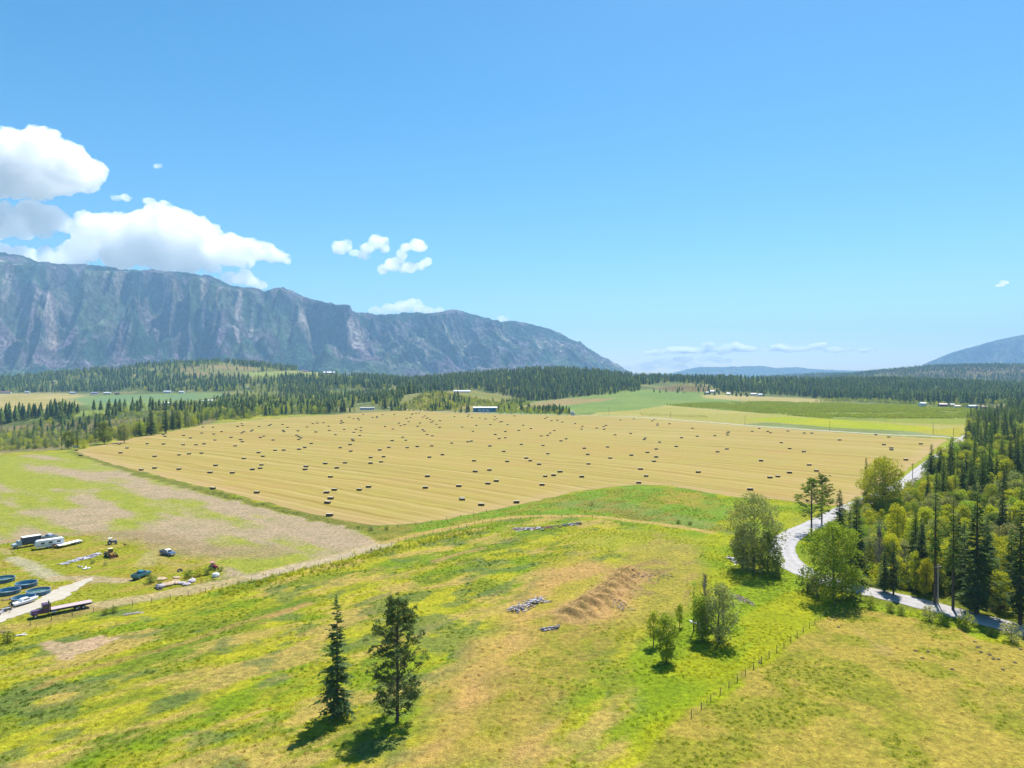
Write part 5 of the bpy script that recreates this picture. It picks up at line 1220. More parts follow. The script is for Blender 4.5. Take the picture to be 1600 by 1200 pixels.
# five blue steel tanks
SB = mat('blue_tank_wall', (.05, .12, .20), .35, .3, .15); SI = mat('tank_lining', (.10, .24, .33), .5, 0, .15); ZN_ = mat('galvanised_rim', (.45, .50, .60), .35, .5)
for i, (u, v, l) in enumerate([(6, 908.5, 'round blue open steel tank, farthest left of the five'), (41, 916, 'round blue open steel tank, rear right one touching the yellow verge'), (14, 927, 'round blue open steel tank, left one of the middle pair'),
                               (60, 928, 'round blue open steel tank, rightmost of the five, holding water and weed'), (37, 938.5, 'round blue open steel tank, nearest of the five, beside the boat')]):
    x, y = P0(u, v); t = setp(empty('water_tank', (x, y, float(H(np.array([x]), np.array([y]))[0])), i * .7), l, 'tank', 'blue round tanks in the yard')
    R_ = 2.45 if i != 3 else 2.6; hh = 1.0
    w_ = MB().lathe([(R_ - .04, .02), (R_, 0), (R_, hh), (R_ - .04, hh), (R_ - .04, .02)], 40)
    w_.obj('tank_wall', [SB], t, smooth=False); MB().lathe([(R_ - .06, hh * .98), (R_ - .06, .1), (.01, .1)], 40).obj('lining', [SI], t)
    MB().lathe([(R_ + .04, hh - .03), (R_ + .05, hh + .03), (R_ - .06, hh + .04), (R_ - .06, hh - .03), (R_ + .04, hh - .03)], 40).obj('rim', [ZN_], t)
    if i in (0, 3): MB().lathe([(R_ - .07, .62), (.01, .62)], 40).obj('water', [mat('tank_water', (.04, .10, .10), .05, 0, .2, 1, 1.0)], t)
# loose yard things
def tilt_planks(name, a, b_, n, label, mats, wid=1.4, ln=(1.2, 3.2), seed=1, cat='debris pile', hgt=.25, thick=.08, wd=(.15, .6)):
    rng = random.Random(seed); A_, B_ = P0(*a), P0(*b_); d = B_ - A_; ang = math.atan2(d[1], d[0]); m = MB()
    z0 = float(H(np.array([(A_[0] + B_[0]) / 2]), np.array([(A_[1] + B_[1]) / 2]))[0])
    for i in range(n):
        t = rng.random(); o_ = rng.gauss(0, wid * .4); c_ = A_ + d * t + np.array([-math.sin(ang), math.cos(ang)]) * o_
        cz = float(H(np.array([c_[0]]), np.array([c_[1]]))[0])
        m.box((c_[0], c_[1], cz + .05 + rng.random() * hgt * max(.2, 1 - abs(o_) / wid)), (rng.uniform(*ln), rng.uniform(*wd), thick * rng.uniform(.6, 2)), ang + rng.gauss(0, .5), rng.randrange(len(mats)), ry=rng.gauss(0, .12), rx=rng.gauss(0, .15))
    c0 = (A_ + B_) / 2
    m.v = [(x - c0[0], y - c0[1], z - z0) for x, y, z in m.v]
    o = m.obj(name, mats, loc=(c0[0], c0[1], z0)); return setp(o, label, cat)
PW, PL, PG, PB, PT_, PR = mat('white_boards', (.52, .50, .53), .7), mat('lilac_boards', (.30, .28, .38), .7), mat('grey_scrap', (.20, .20, .21), .7), mat('brown_boards', (.17, .11, .07), .8), mat('tan_boards', (.38, .29, .19), .8), mat('red_brown_scrap', (.30, .10, .07), .8)
DK = mat('dark_scrap', (.05, .055, .06), .7); GR = mat('dark_green_scrap', (.04, .10, .08), .7)
tilt_planks('board_pile', (98, 882), (156, 866), 110, 'long strewn pile of white and lilac boards left of the yellow loader', [PW, PW, PL], 1.6, (.6, 2.2), seed=2, wd=(.1, .45))
tilt_planks('board_pile', (122, 884.5), (136, 889), 9, 'small heap of pale boards below the long white board pile', [PW, PG], .9, (.8, 2), seed=3)
tilt_planks('board_pile', (8, 938), (26, 935), 7, 'stack of brown boards left of the nearest blue tank', [PB], .5, (1.5, 2.5), seed=4)
tilt_planks('scrap_pile', (-4, 962), (16, 951), 34, 'pinkish and dark scrap heap at the left edge below the boat', [PL, PT_, DK, PW], 1.6, (.6, 2.2), seed=5, hgt=.7)
tilt_planks('scrap_pile', (802, 828), (846, 826), 120, 'strewn white and red-brown rubbish left of the dark scrap on the track bank', [PW, PW, PL, PR], 2.6, (.5, 1.8), seed=6, hgt=.5, wd=(.1, .45))
tilt_planks('scrap_pile', (846, 825), (876, 823), 34, 'brown scrap lying between the white rubbish and dark green scrap', [PB, PR, DK], 2.2, (.6, 2.0), seed=7, hgt=.5)
tilt_planks('scrap_pile', (878, 822), (906, 819), 40, 'dark green and black scrap at right end of the rubbish row', [GR, DK, PL], 2.2, (.6, 2.0), seed=8, hgt=.7)
tilt_planks('scrap_pile', (800, 954), (850, 936), 150, 'heap of grey-white boards and sticks on the tan slope', [PW, PG, PG, PT_, PB, PL], 2.4, (.4, 1.7), seed=9, hgt=.8, wd=(.08, .4))
tilt_planks('scrap_pile', (846, 984), (874, 979), 42, 'low heap of dark sticks below the brown earth humps', [DK, PG, PB], 1.0, (.4, 1.3), seed=10, hgt=.4)
tilt_planks('scrap_pile', (1139, 871), (1158, 881), 30, 'white and dark rubbish at the left foot of the big cottonwood', [PW, PL, DK, PB], 1.4, (.6, 2.2), seed=11, hgt=.7)
tilt_planks('branch_pile', (1150, 932), (1176, 948), 60, 'pale dead branches lying right of the young poplars', [PG, PB, PT_], 1.8, (.8, 2.4), seed=12, thick=.05, wd=(.04, .12))
tilt_planks('white_sheet', (1078, 971), (1088, 974), 5, 'white sheet lying behind the dense green poplar', [PW], .5, (1.2, 1.8), seed=13, thick=.04)
tilt_planks('plywood_sheet', (29, 994), (43, 991), 3, 'pale plywood sheet lying in the lower left meadow', [PW], .2, (1.6, 2.4), seed=14, thick=.04)
tilt_planks('plywood_sheet', (-4, 989), (8, 988), 3, 'pale plywood sheet lying at the left picture edge', [PT_], .2, (1.6, 2.4), seed=15, thick=.04)
tilt_planks('branch_pile', (195, 962), (222, 958), 30, 'bleached brush lying in the grass below the flatbed truck rear', [PT_, PW], 1.0, (.4, 1.4), seed=16, thick=.05, wd=(.05, .2))
tilt_planks('branch_pile', (985, 905), (1050, 900), 70, 'brown brush row strewn right of the earth humps', [PG, PB, PB], 3.0, (.3, 1.0), seed=17, thick=.05, wd=(.05, .2))
tilt_planks('branch_pile', (955, 940), (985, 955), 40, 'loose brown brush below the right end of the humps', [PG, PB], 3.0, (.3, 1.0), seed=18, thick=.05, wd=(.05, .2))
tilt_planks('metal_stake', (194, 851), (197, 852), 6, 'small rusty implement right of the small blue and white tractor', [RUST], .4, (.5, 1.2), seed=19, cat='implement', hgt=.6)
def rock(seed, s_):
    rng = np.random.RandomState(seed); m = MB(); n = 10; prof = [(.01, 0), (.9, .05), (1.0, .35), (.75, .62), (.3, .72), (.01, .74)]
    m.lathe(prof, n); m.v = [(x * s_[0] * (1 + rng.normal() * .10), y * s_[1] * (1 + rng.normal() * .10), z * s_[2] * (1 + rng.normal() * .08)) for x, y, z in m.v]; return m
TR = mat('tan_rock', (.42, .30, .20), .9, 0, .2, 2); LR = mat('lilac_rock', (.42, .36, .38), .9, 0, .2, 2)
for i, (u, v, sx, sy, sz, mt, l) in enumerate([(252, 917, 1.5, 1.0, .8, LR, 'dark mottled boulder at the left end of the slab row'), (262, 915, 1.9, 1.2, .9, TR, 'big orange-tan boulder, second in the slab row'), (275, 911, 1.7, 1.1, .7, TR, 'tan boulder, third in the slab row'),
        (285, 913, 1.3, .9, .6, LR, 'pinkish boulder, fourth in the slab row'), (292, 915, 1.0, .8, .6, LR, 'small pinkish boulder just below the slab row'), (300, 910, 1.5, 1.0, .8, LR, 'flat pinkish slab at the right end of the slab row'),
        (275, 903, 1.2, .8, .4, TR, 'pale flat stone behind the boulder row'), (337, 902, 1.0, .9, 1.2, WROOF, 'round cream boulder right of the weed patch'), (253, 906, 1.6, 1.2, .6, TR, 'low orange earth lump behind the big boulder')]):
    o = rock(i, (sx, sy, sz * 1.3)).obj('boulder', [mt], loc=at(u, v), rz=i, smooth=False); setp(o, l, 'boulder')
for i, (u, v, l) in enumerate([(246, 919, 'black tyre lying at the left end of the boulder row'), (249, 921, 'black tyre leaning on another beside the boulder row'), (281, 892, 'pale rimmed old tyre lying above the boulder row')]):
    o = MB().lathe([(.25, 0), (.5, 0), (.56, .12), (.5, .24), (.25, .24), (.22, .12), (.25, 0)], 18).obj('tyre', [TYR], loc=at(u, v), smooth=True); o.rotation_euler = (.2 * i, .3 * i, 0); o.scale = (1.4,) * 3; setp(o, l, 'tyre')
for i, (u, v, h, k, l) in enumerate([(235, 911, 2.0, 3, 'dark weedy bush between the teal pickup and the boulders'), (295, 902, 1.8, 3, 'dark weeds behind the boulder row, left half'), (312, 900, 2.0, 0, 'dark weeds behind the boulder row, middle'), (325, 898, 1.8, 3, 'dark weeds behind the boulder row, beside the cream boulder'),
        (345, 893, 1.3, 1, 'grey-green weeds right of the small crimson tractor'), (12, 1003, 2.0, 3, 'dark rounded bush in the lower left corner by the plywood'), (145, 880, 1.0, 1, 'grey-green weeds below the yellow loader'), (165, 884, 1.1, 1, 'grey-green weeds right below the yellow loader'),
        (178, 957, 1.3, 3, 'dark weeds along the fence behind the flatbed truck'), (165, 960, 1.2, 3, 'dark weeds just off the flatbed truck tail'), (1060, 818, 1.3, 3, 'low dark bush on the bank track, left of two'), (1078, 820, 1.2, 3, 'low dark bush on the bank track, right of two'),
        (925, 790, 1.3, 1, 'grey-green weeds on the bank under the hay field'), (580, 829, 1.6, 1, 'grey-green weed clump at the front corner of the hay field'), (604, 828, 1.2, 3, 'small dark weed clump just right of the hay field corner'), (250, 912, 1.0, 0, 'green weeds among the boulders')]):
    tree('shrub', SHR[k], 3, at(u, v), h, l, 'shrub', wide=1.3)
for i, (u, v) in enumerate([(1430, 1017), (1450, 1018), (1441, 1028), (1528, 1012), (1533, 1020), (1546, 1024), (1523, 1003), (1567, 1046), (1586, 1036), (1488, 1045), (1552, 1030), (1560, 1031), (1595, 1015), (1310, 980), (1187, 1034)]):
    o = rock(50 + i, (.38, .32, .26)).obj('earth_mound', [mat('dark_earth', (.10, .075, .05), .95)], loc=at(u, v), rz=i)
    setp(o, 'little dark earth mound, lone one beside the fence in green grass' if i == 14 else f'small dark earth mound on the dry corner field, {ordw(sorted([1430, 1450, 1441, 1528, 1533, 1546, 1523, 1567, 1586, 1488, 1552, 1560, 1595, 1310]).index(u))} from left', 'earth mound', 'little earth mounds on the corner field')
# pasted log
# ------------------------------------------------------------------ fences and poles
POST = mat('fence_post', (.13, .10, .075), .9); WIRE = mat('fence_wire', (.25, .25, .25), .5, .5)
def fence(pts, step, label, h=1.3, wires=3):
    line = smooth_line(W0(pts), 12); P_ = [np.array(line[0])]
    for p in line[1:]:
        p = np.array(p)
        while np.linalg.norm(p - P_[-1]) > step: P_.append(P_[-1] + (p - P_[-1]) / np.linalg.norm(p - P_[-1]) * step)
    P_ = P_[:100]; z = H(np.array([p[0] for p in P_]), np.array([p[1] for p in P_])); rng = random.Random(4)
    r = setp(empty('wire_fence', (P_[0][0], P_[0][1], float(z[0]))), label, 'fence')
    o0 = np.array([P_[0][0], P_[0][1], z[0]]); pm = MB().tube((0, 0, -.3), (0, 0, h), .08, .06, 6).mesh('post', [POST])
    for p, zz in zip(P_, z):
        o = bpy.data.objects.new('post', pm); o.location = (p[0] - o0[0], p[1] - o0[1], zz - o0[2]); o.rotation_euler = (rng.gauss(0, .05), rng.gauss(0, .05), 0); o.scale = (1, 1, rng.uniform(.85, 1.1)); link(o, r)
    m = MB()
    for w_ in range(wires):
        q = .35 + w_ * .38
        for a, b_, za, zb in zip(P_[:-1], P_[1:], z[:-1], z[1:]): m.tube((a[0] - o0[0], a[1] - o0[1], za + q - o0[2]), (b_[0] - o0[0], b_[1] - o0[1], zb + q - o0[2]), .012, n=3, cap=False)
    m.obj('wire', [WIRE], r)
fence([(47, 978), (120, 962), (250, 940), (340, 924), (420, 905), (500, 886), (560, 870), (606, 856)], 4.0, 'wire fence with dark posts along the pasture track, left stretch')
fence([(612, 853), (640, 843), (700, 830), (760, 817), (820, 811), (880, 809), (930, 810)], 4.0, 'wire fence with dark posts along the grassy track, right stretch')
fence([(1080, 1120), (1172, 1048), (1245, 996), (1312, 944)], 3.5, 'wire fence between the green meadow and the dry corner field')
fence([(560, 827), (600, 826), (640, 822), (700, 812), (770, 798)], 7.0, 'wire fence along the front edge of the hay field', 1.2, 2)
def pole(u, v, h, label, arm=True, pale=False, name='utility_pole'):
    x, y, z = PT(u, v); r = setp(empty(name, (x, y, z), .4), label, 'pole', 'utility poles')
    pm = mat('pale_pole', (.45, .40, .36), .8) if pale else mat('dark_pole', (.12, .09, .07), .85)
    MB().tube((0, 0, -.5), (0, 0, h), .18, .12, 8).obj('shaft', [pm], r)
    if arm:
        MB().box((0, 0, h - .6), (2.4, .12, .14)).obj('crossarm', [pm], r)
        for q in (-1, 0, 1): MB().tube((q, 0, h - .53), (q, 0, h - .3), .05, .03, 6).obj('insulator', [CHR], r)
    return r
pole(1465.5, 944, 9.5, 'pale utility pole at the lower road edge beside the tall thin conifer', pale=True)
pole(1426, 749, 8.5, 'dark utility pole beside the straight road, left of three dark conifers')
pole(96.5, 704, 12, 'dark pole at the left corner of the hay field, left one of two', False); pole(111, 702.5, 11, 'dark pole at the left corner of the hay field, nearer the blue car', False)
for u, v, l in [(951.5, 647.6, 'utility pole behind the gravel road, first from the left'), (1047.5, 653.5, 'utility pole behind the gravel road, second from the left'), (1164, 662.5, 'utility pole behind the gravel road at left end of yellow crop'),
                (1296.5, 672.5, 'utility pole in front of the middle of the yellow crop'), (1458, 679, 'tall utility pole near the right end of the yellow crop'), (1490, 690, 'utility pole at the road corner beside the forest')]:
    pole(u, v, 11.5 if u > 1400 else 9.5, l)

# ------------------------------------------------------------------ buildings
def house(name, u, v, wpx, depth, hwall, label, wall, roofc, yaw=0.0, cat='house', pitch=.35, nwin=4, door=True, chim=False, z=None):
    x, y, zt = PT(u, v); L = wpx / F * y; zt = zt - .3 if z is None else z
    r = setp(empty(name, (x, y, zt), yaw), label, cat)
    wm = mat('wall_' + '_'.join(str(int(c_ * 99)) for c_ in wall), wall, .75, 0, .06, .4); rm = mat('roof_' + '_'.join(str(int(c_ * 99)) for c_ in roofc), roofc, .45, 0, .06, .3)
    hr = hwall + depth / 2 * pitch; a, d = L / 2, depth / 2
    MB().add([(-a, -d, 0), (a, -d, 0), (a, d, 0), (-a, d, 0), (-a, -d, hwall), (a, -d, hwall), (a, d, hwall), (-a, d, hwall), (-a, 0, hr), (a, 0, hr)],
             [(0, 1, 5, 4), (2, 3, 7, 6), (1, 2, 6, 9, 5), (3, 0, 4, 8, 7)]).obj('wall', [wm], r)
    e, t = .5, .18; ro = MB()
    for s_ in (-1, 1):
        yo = s_ * (d + e); zo = hwall - e * pitch
        V = [(-a - e, 0, hr + .02), (a + e, 0, hr + .02), (a + e, yo, zo + .02), (-a - e, yo, zo + .02)]; V += [(p[0], p[1], p[2] + t) for p in V]
        ro.add(V, [(0, 1, 2, 3), (7, 6, 5, 4), (0, 4, 5, 1), (1, 5, 6, 2), (2, 6, 7, 3), (3, 7, 4, 0)] if s_ < 0 else [(3, 2, 1, 0), (4, 5, 6, 7), (1, 5, 4, 0), (2, 6, 5, 1), (3, 7, 6, 2), (0, 4, 7, 3)])
    rf = ro.obj('roof', [rm], r)
    if chim: MB().box((a * .4, d * .3, hr + .3), (.9, .9, 1.6)).obj('chimney', [mat('brick_chimney', (.25, .12, .09), .9)], rf)
    for i in range(nwin):
        q = -a + (i + .5) * 2 * a / nwin
        if door and i == nwin // 2: MB().box((q, -d - .02, 1.1), (1.2, .06, 2.2)).obj('door', [mat('door_paint', (.16, .14, .13), .6)], r); continue
        w_ = MB().box((q, -d - .02, hwall * .58), (min(2.0, 2 * a / nwin * .5), .06, hwall * .32)).obj('window', [GLS], r)
    return r
WH, LI, CR, RB, GB = (.70, .69, .68), (.42, .40, .50), (.60, .54, .44), (.28, .12, .12), (.25, .30, .36)
# blue shed
r = house('workshop', 758, 643.5, 37, 12, 7.0, 'long blue workshop with a white roof behind the hay field', (.03, .20, .36), (.78, .78, .78), .10, 'workshop', .20, 4, False)
x, y, zt = PT(758, 643.5)
for i, q in enumerate((-9, -3, 3)): MB().box((q, -6.06, 2.4), (4.4, .08, 4.6)).obj('overhead_door', [mat('grey_door', (.42, .46, .56), .5)], r)
for i, (q, l) in enumerate([(-2, 'white van parked in front of the blue workshop'), (7, 'white pickup parked in front of the blue workshop')]):
    px = 758 + q * F / y
    suv('parked_car', (px + 2.4, 645), (px - 2.4, 645), l, 'car', (.65, .65, .65))
house('mobile_home', 574, 640.5, 22, 5, 4.0, 'long white mobile home among trees at the back of the hay field', (.60, .56, .68), (.74, .73, .75), .05, 'mobile home', .14, 6)
house('house', 722, 613, 26, 11, 3.4, 'white-roofed house on top of the scrubby knoll', WH, (.80, .80, .80), -.05, 'house', .35, 5, chim=True)
house('barn', 514, 584.5, 17, 18, 6.5, 'large white-roofed barn on the hill field, left of two', (.34, .20, .18), (.78, .78, .80), .25, 'barn', .4, 4)
house('barn', 531, 583.5, 9, 14, 6, 'smaller white-roofed barn on the hill field, right of two', (.34, .20, .20), (.72, .72, .76), -.1, 'barn', .45, 3)
house('shed', 476, 581, 10, 9, 3.5, 'low reddish shed on the hill field left of the barns', (.32, .13, .13), (.40, .18, .18), .1, 'shed', .3, 2)
for i, (u, v, w_, wl, rf, l) in enumerate([(83, 598, 10, WH, (.75, .75, .76), 'white house alone in the trees on the left hillside'), (10, 615, 16, CR, (.30, .12, .20), 'house with purple-red roof at the left edge'), (43, 614.5, 9, WH, (.45, .52, .62), 'house with light blue roof near the left edge'),
        (114, 615.5, 12, GB, (.50, .54, .60), 'grey house behind the tall poplars on the left plain'), (148, 616, 14, LI, (.34, .28, .42), 'house with dull purple roof, middle of the left row'), (168, 616, 12, CR, (.72, .70, .70), 'white-roofed house right of the purple-roofed one'),
        (183, 616.5, 7, RB, (.30, .14, .16), 'small reddish house right of the white-roofed one'), (262, 614, 15, WH, (.74, .74, .76), 'long low white building at the edge of the green field'), (284, 614.5, 9, WH, (.70, .70, .72), 'small white building right of the long low one'),
        (307, 604, 9, RB, (.55, .50, .50), 'brown house below the dry hill opening'), (357, 609, 13, CR, (.72, .71, .70), 'cream house in the clearing below the dry hill'), (386, 608, 12, GB, (.40, .38, .42), 'grey house right of the clearing'),
        (246, 638, 14, LI, (.50, .48, .58), 'lilac-grey barn in the wood behind the hay field'), (262, 635, 10, WH, (.84, .82, .82), 'bright white barn beside the lilac-grey one'), (331, 629, 15, WH, (.80, .79, .80), 'white building with long roof in the left wood'), (318, 629.5, 6, GB, (.60, .60, .62), 'small pale shed left of the long white building'),
        (1112, 614, 9, WH, (.80, .80, .80), 'white house right of the rock knoll'), (1105, 616, 6, GB, (.20, .24, .26), 'small dark shed left of the white house by the knoll'), (1154, 611, 12, (.20, .26, .30), (.66, .70, .76), 'large blue-grey house under the far forest'),
        (1177, 618, 9, WH, (.76, .78, .80), 'pale farm building right of the blue-grey house, left of two'), (1187, 619, 9, WH, (.70, .72, .76), 'pale farm building right of the blue-grey house, right of two'), (1138, 617.5, 5, WH, (.78, .78, .78), 'tiny white shed below the blue-grey house'),
        (1441, 635.5, 12, (.60, .62, .64), (.78, .80, .84), 'white gabled barn behind the orchard, first from left'), (1473, 635.5, 13, RB, (.62, .48, .52), 'dark red building with pink-grey roof behind the orchard'), (1487, 636, 7, RB, (.60, .56, .58), 'small dark building right of the red one behind the orchard'),
        (1495, 638.5, 10, CR, (.72, .58, .50), 'low salmon-roofed building behind the orchard'), (1519, 638.5, 17, GB, (.58, .62, .68), 'long grey-roofed building behind the orchard'), (1537, 639.5, 10, CR, (.76, .54, .48), 'salmon-roofed building beside the long grey-roofed one'), (1562, 640, 6, (.45, .06, .10), (.45, .10, .14), 'small bright red building before the tall conifers'),
        (1564, 606, 5, WH, (.80, .80, .80), 'tiny white house on the far right hillside'), (1592, 607, 12, GB, (.50, .66, .78), 'pale blue-roofed building on the far right hillside'), (1585, 604, 5, WH, (.75, .75, .75), 'tiny white house left of the pale blue roof'),
        (646, 624, 0.1, WH, WH, '')]):
    if not l: continue
    house('house' if 'house' in l else 'barn' if 'barn' in l else 'farm_building', u, v, w_ * .85, 7 if w_ < 12 else 8, 5.0 if 'barn' not in l else 7, l, wl, rf, rb.uniform(-.3, .3), 'house' if 'house' in l else 'building', .38, 3 if w_ < 12 else 4, chim='house' in l)
# little pump tower at the end of the shrub row
x, y, zt = PT(895, 648.5); r = setp(empty('pump_house', (x, y, zt), .2), 'little pale pump house with a raised cabin beside the gravel road', 'hut')
MB().box((0, 0, 1.6), (5.0, 4.0, 3.2)).obj('wall', [mat('lilac_wall', (.50, .46, .56), .7)], r); MB().box((-.6, 0, 4.4), (2.6, 2.6, 2.4)).obj('cabin', [mat('lilac_wall', (.5, .46, .56), .7)], r)
MB().box((0, 0, 3.3), (5.6, 4.6, .2)).box((-.6, 0, 5.75), (3.2, 3.2, .3), top=.4).obj('roof', [WROOF], r); MB().box((-.6, -1.32, 4.5), (1.2, .05, 1.0)).obj('window', [GLS], r); MB().box((1.0, -2.02, 1.1), (1.0, .05, 2.1)).obj('door', [BLK], r)
# ------------------------------------------------------------------ haze: one even volume round the whole place, and clouds beyond it
hz = MB().box((0, 0, 0), (1, 1, 1)); hzm = bpy.data.materials.new('haze'); hzm.use_nodes = True; t_ = hzm.node_tree; t_.nodes.clear()
pv = t_.nodes.new('ShaderNodeVolumePrincipled'); ov = t_.nodes.new('ShaderNodeOutputMaterial'); t_.links.new(pv.outputs[0], ov.inputs['Volume'])
pv.inputs['Color'].default_value = (.36, .64, 1.0, 1); pv.inputs['Density'].default_value = 7.0e-5; pv.inputs['Anisotropy'].default_value = 0.0
ho = hz.obj('haze', [hzm]); ho['kind'] = 'stuff'
ho.scale = (34000, 18500, 1420); ho.location = (0, 18500 / 2 - 700, 1420 / 2 - 45)
# clouds: closed billowing bodies filled with an even scattering medium
def vapour(dens, scale, lo, hi):
    m = bpy.data.materials.new('cloud_vapour'); m.use_nodes = True; t_ = m.node_tree; t_.nodes.clear()
    vs = t_.nodes.new('ShaderNodeVolumeScatter'); ov = t_.nodes.new('ShaderNodeOutputMaterial'); t_.links.new(vs.outputs[0], ov.inputs['Volume'])
    vs.inputs['Color'].default_value = (1, 1, 1, 1); vs.inputs['Anisotropy'].default_value = .68
    g = t_.nodes.new('ShaderNodeNewGeometry'); nz = t_.nodes.new('ShaderNodeTexNoise'); nz.inputs['Scale'].default_value = scale; nz.inputs['Detail'].default_value = 7; nz.inputs['Roughness'].default_value = .62
    mr = t_.nodes.new('ShaderNodeMapRange'); mr.inputs[1].default_value = lo; mr.inputs[2].default_value = hi; mr.inputs[3].default_value = 0; mr.inputs[4].default_value = dens
    t_.links.new(g.outputs['Position'], nz.inputs['Vector']); t_.links.new(nz.outputs['Fac'], mr.inputs[0]); t_.links.new(mr.outputs[0], vs.inputs['Density']); return m
clm = vapour(.010, .0050, .38, .56); clm2 = vapour(.013, .0014, .38, .58); clm3 = vapour(.0022, .0014, .38, .60)
def cloud(puffs, D, label, seed, vox=.055, flat=.55):
    """puffs: (u, v, radius in px) seen at distance D"""
    rng = np.random.RandomState(seed); m = MB(); puffs = [(u, v, r_ * 1.06 + 1.0) for u, v, r_ in puffs]
    us = [p[0] for p in puffs]; c_u, c_v = sum(us) / len(us), sum(p[1] for p in puffs) / len(puffs)
    ctr = Vector(((c_u - 800) / F * D, D, CAMH + (HOR - c_v) / F * D)); s_ = D / F; rmax = max(p[2] for p in puffs) * s_
    bmv = []
    for u, v, r_ in puffs:
        k = 4 if r_ > 12 else 3
        for q in range(k):
            cx, cz = (u - c_u) * s_ + rng.normal() * r_ * s_ * .35, -(v - c_v) * s_ + rng.normal() * r_ * s_ * .12
            cyy = rng.normal() * r_ * s_ * .6; rr = r_ * s_ * rng.uniform(.75, 1.05)
            n0 = len(m.v); m.lathe([(max(.001, rr * math.sin(math.pi * j / 8)), -rr * math.cos(math.pi * j / 8) * .8 + cz) for j in range(9)], 14, (cx, cyy, 0))
            if D > 20000: m.v[n0:] = [(cx + (x - cx) * 2.0, y, cz + (z - cz) * .62) for x, y, z in m.v[n0:]]
    me = m.mesh('cloud', [clm if D < 20000 else clm2 if len(puffs) != 9 else clm3], True); o = bpy.data.objects.new('cloud', me); o.location = ctr; link(o)
    rm = o.modifiers.new('remesh', 'REMESH'); rm.mode = 'VOXEL'; rm.voxel_size = max(rmax * vox * .9, .6 * s_); rm.use_smooth_shade = True
    for j, (sc_, st) in enumerate(((rmax * 1.0, rmax * .6), (rmax * .42, rmax * .45), (rmax * .17, rmax * .2), (rmax * .07, rmax * .10))):
        if j == 2:
            r2_ = o.modifiers.new('remesh', 'REMESH'); r2_.mode = 'VOXEL'; r2_.voxel_size = rm.voxel_size; r2_.use_smooth_shade = True
        tx = bpy.data.textures.new('billow', 'CLOUDS'); tx.noise_scale = sc_; tx.noise_depth = 4; tx.noise_basis = 'BLENDER_ORIGINAL'; tx.noise_type = 'SOFT_NOISE'
        dm_ = o.modifiers.new('billow', 'DISPLACE'); dm_.texture = tx; dm_.strength = st; dm_.mid_level = .42; dm_.texture_coords = 'LOCAL'
    return setp(o, label, 'cloud', 'clouds above the left mountain' if c_u < 700 else 'low clouds over the far valley')
D1 = 17000
cloud([(-40, 250, 45), (10, 245, 42), (45, 240, 34), (75, 262, 34), (105, 262, 26), (125, 272, 18), (20, 285, 25), (60, 285, 22), (95, 285, 16)], D1, 'large white cloud at the upper left edge', 1)
cloud([(-30, 345, 24), (10, 338, 20), (45, 336, 18), (80, 340, 17), (105, 350, 12), (60, 355, 14), (20, 358, 14)], D1, 'flat white cloud at the left edge between two bigger ones', 2)
cloud([(-30, 402, 24), (10, 398, 16), (40, 400, 16), (70, 405, 14), (100, 404, 13), (130, 408, 10)], D1, 'long white cloud lying on the left mountain crest', 3)
cloud([(130, 392, 16), (150, 372, 20), (180, 362, 24), (210, 358, 26), (240, 360, 30), (275, 355, 26), (300, 365, 26), (230, 388, 26), (190, 392, 22), (270, 392, 24), (310, 395, 16), (255, 410, 16), (300, 412, 14), (330, 420, 10)], D1, 'biggest white cloud, towering over the left mountain', 4)
cloud([(340, 395, 16), (365, 388, 17), (390, 392, 15), (410, 395, 14), (432, 400, 10), (448, 405, 6), (375, 405, 14)], D1, 'medium white cloud right of the biggest one', 5)
cloud([(362, 434, 9), (380, 432, 10), (396, 438, 9), (408, 445, 6)], D1, 'small white cloud just above the left mountain crest', 6)
cloud([(528, 392, 6), (537, 386, 9), (545, 382, 5)], D1, 'small puffy cloud, leftmost of the small group in mid sky', 7, .1)
cloud([(556, 398, 5), (568, 400, 6), (576, 388, 8), (590, 380, 9), (604, 386, 7), (598, 378, 6)], D1, 'hooked small cloud, second in the small group', 8, .1)
cloud([(634, 386, 6), (646, 384, 8), (658, 386, 6)], D1, 'small oval cloud at the top right of the small group', 9, .1)
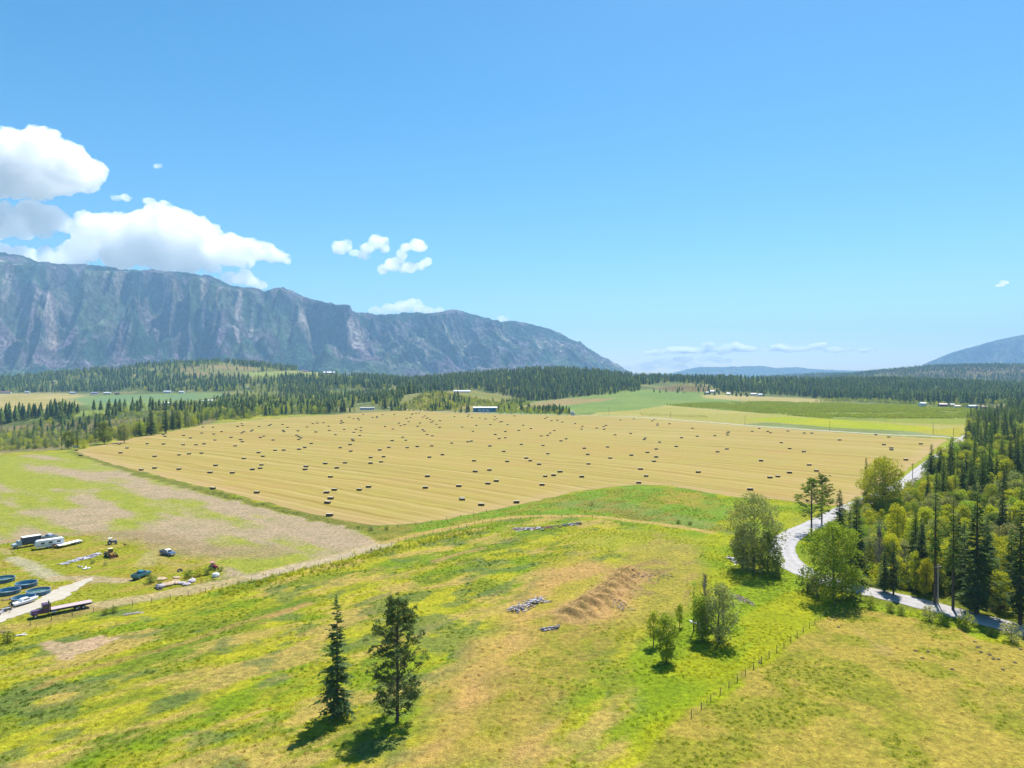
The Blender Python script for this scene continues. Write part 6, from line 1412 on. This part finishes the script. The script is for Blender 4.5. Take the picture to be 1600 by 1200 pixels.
cloud([(598, 421, 7), (612, 414, 9), (626, 399, 6), (620, 408, 7), (640, 418, 8), (655, 415, 7), (666, 410, 6), (630, 420, 6)], D1, 'widest cloud of the small group, lowest one', 10, .1)
cloud([(592, 486, 6), (610, 484, 9), (628, 480, 10), (645, 476, 10), (655, 484, 8), (672, 486, 5), (686, 485, 4)], D1, 'small cloud rising behind the mountain saddle', 11, .1)
cloud([(185, 310, 4), (192, 309, 5), (202, 311, 3)], D1, 'tiny cloud scrap beside the flat left cloud', 12, .15)
cloud([(230, 314, 4), (237, 314, 5)], D1, 'tiny cloud scrap above the biggest cloud', 13, .15)
cloud([(782, 497, 5), (788, 499, 4)], D1, 'tiny white cloud tip over the right mountain shoulder', 17, .15)
cloud([(245, 261, 2.5), (250, 260, 3)], D1, 'tiny thin cloud scrap high above the biggest cloud', 18, .15)
D2 = 40000
cloud([(1010, 552, 3), (1030, 550, 5), (1050, 547, 7), (1070, 545, 8), (1090, 547, 7), (1110, 546, 5), (1108, 538, 4), (1130, 550, 4)], D2, 'long low white cloud, leftmost above the far range', 14, .1)
cloud([(1130, 545, 6), (1148, 541, 8), (1162, 543, 7), (1178, 546, 4)], D2, 'low white cloud right beside the long leftmost one', 15, .1)
cloud([(1196, 547, 4), (1215, 543, 7), (1232, 546, 5), (1252, 545, 5), (1276, 542, 5), (1283, 539, 4)], D2, 'low white cloud in the middle above the far range', 16, .1)
cloud([(1296, 547, 4), (1308, 546, 5), (1322, 546, 5)], D2, 'low small white cloud right of the middle one', 19, .1)
cloud([(1353, 547, 4), (1360, 547, 4)], D2, 'tiny low white cloud, rightmost above the far range', 20, .1)
cloud([(960, 578, 6), (985, 575, 7), (1010, 572, 8), (1040, 566, 8), (1070, 563, 7), (1100, 562, 7), (1130, 564, 6), (1060, 574, 7), (1090, 573, 6)], D2, 'wide faint cloud bank resting on the horizon at the mountain foot', 21, .1)
cloud([(1562, 446, 2.5), (1570, 441, 3)], D2, 'tiny cloud scrap high at the right edge', 22, .15)
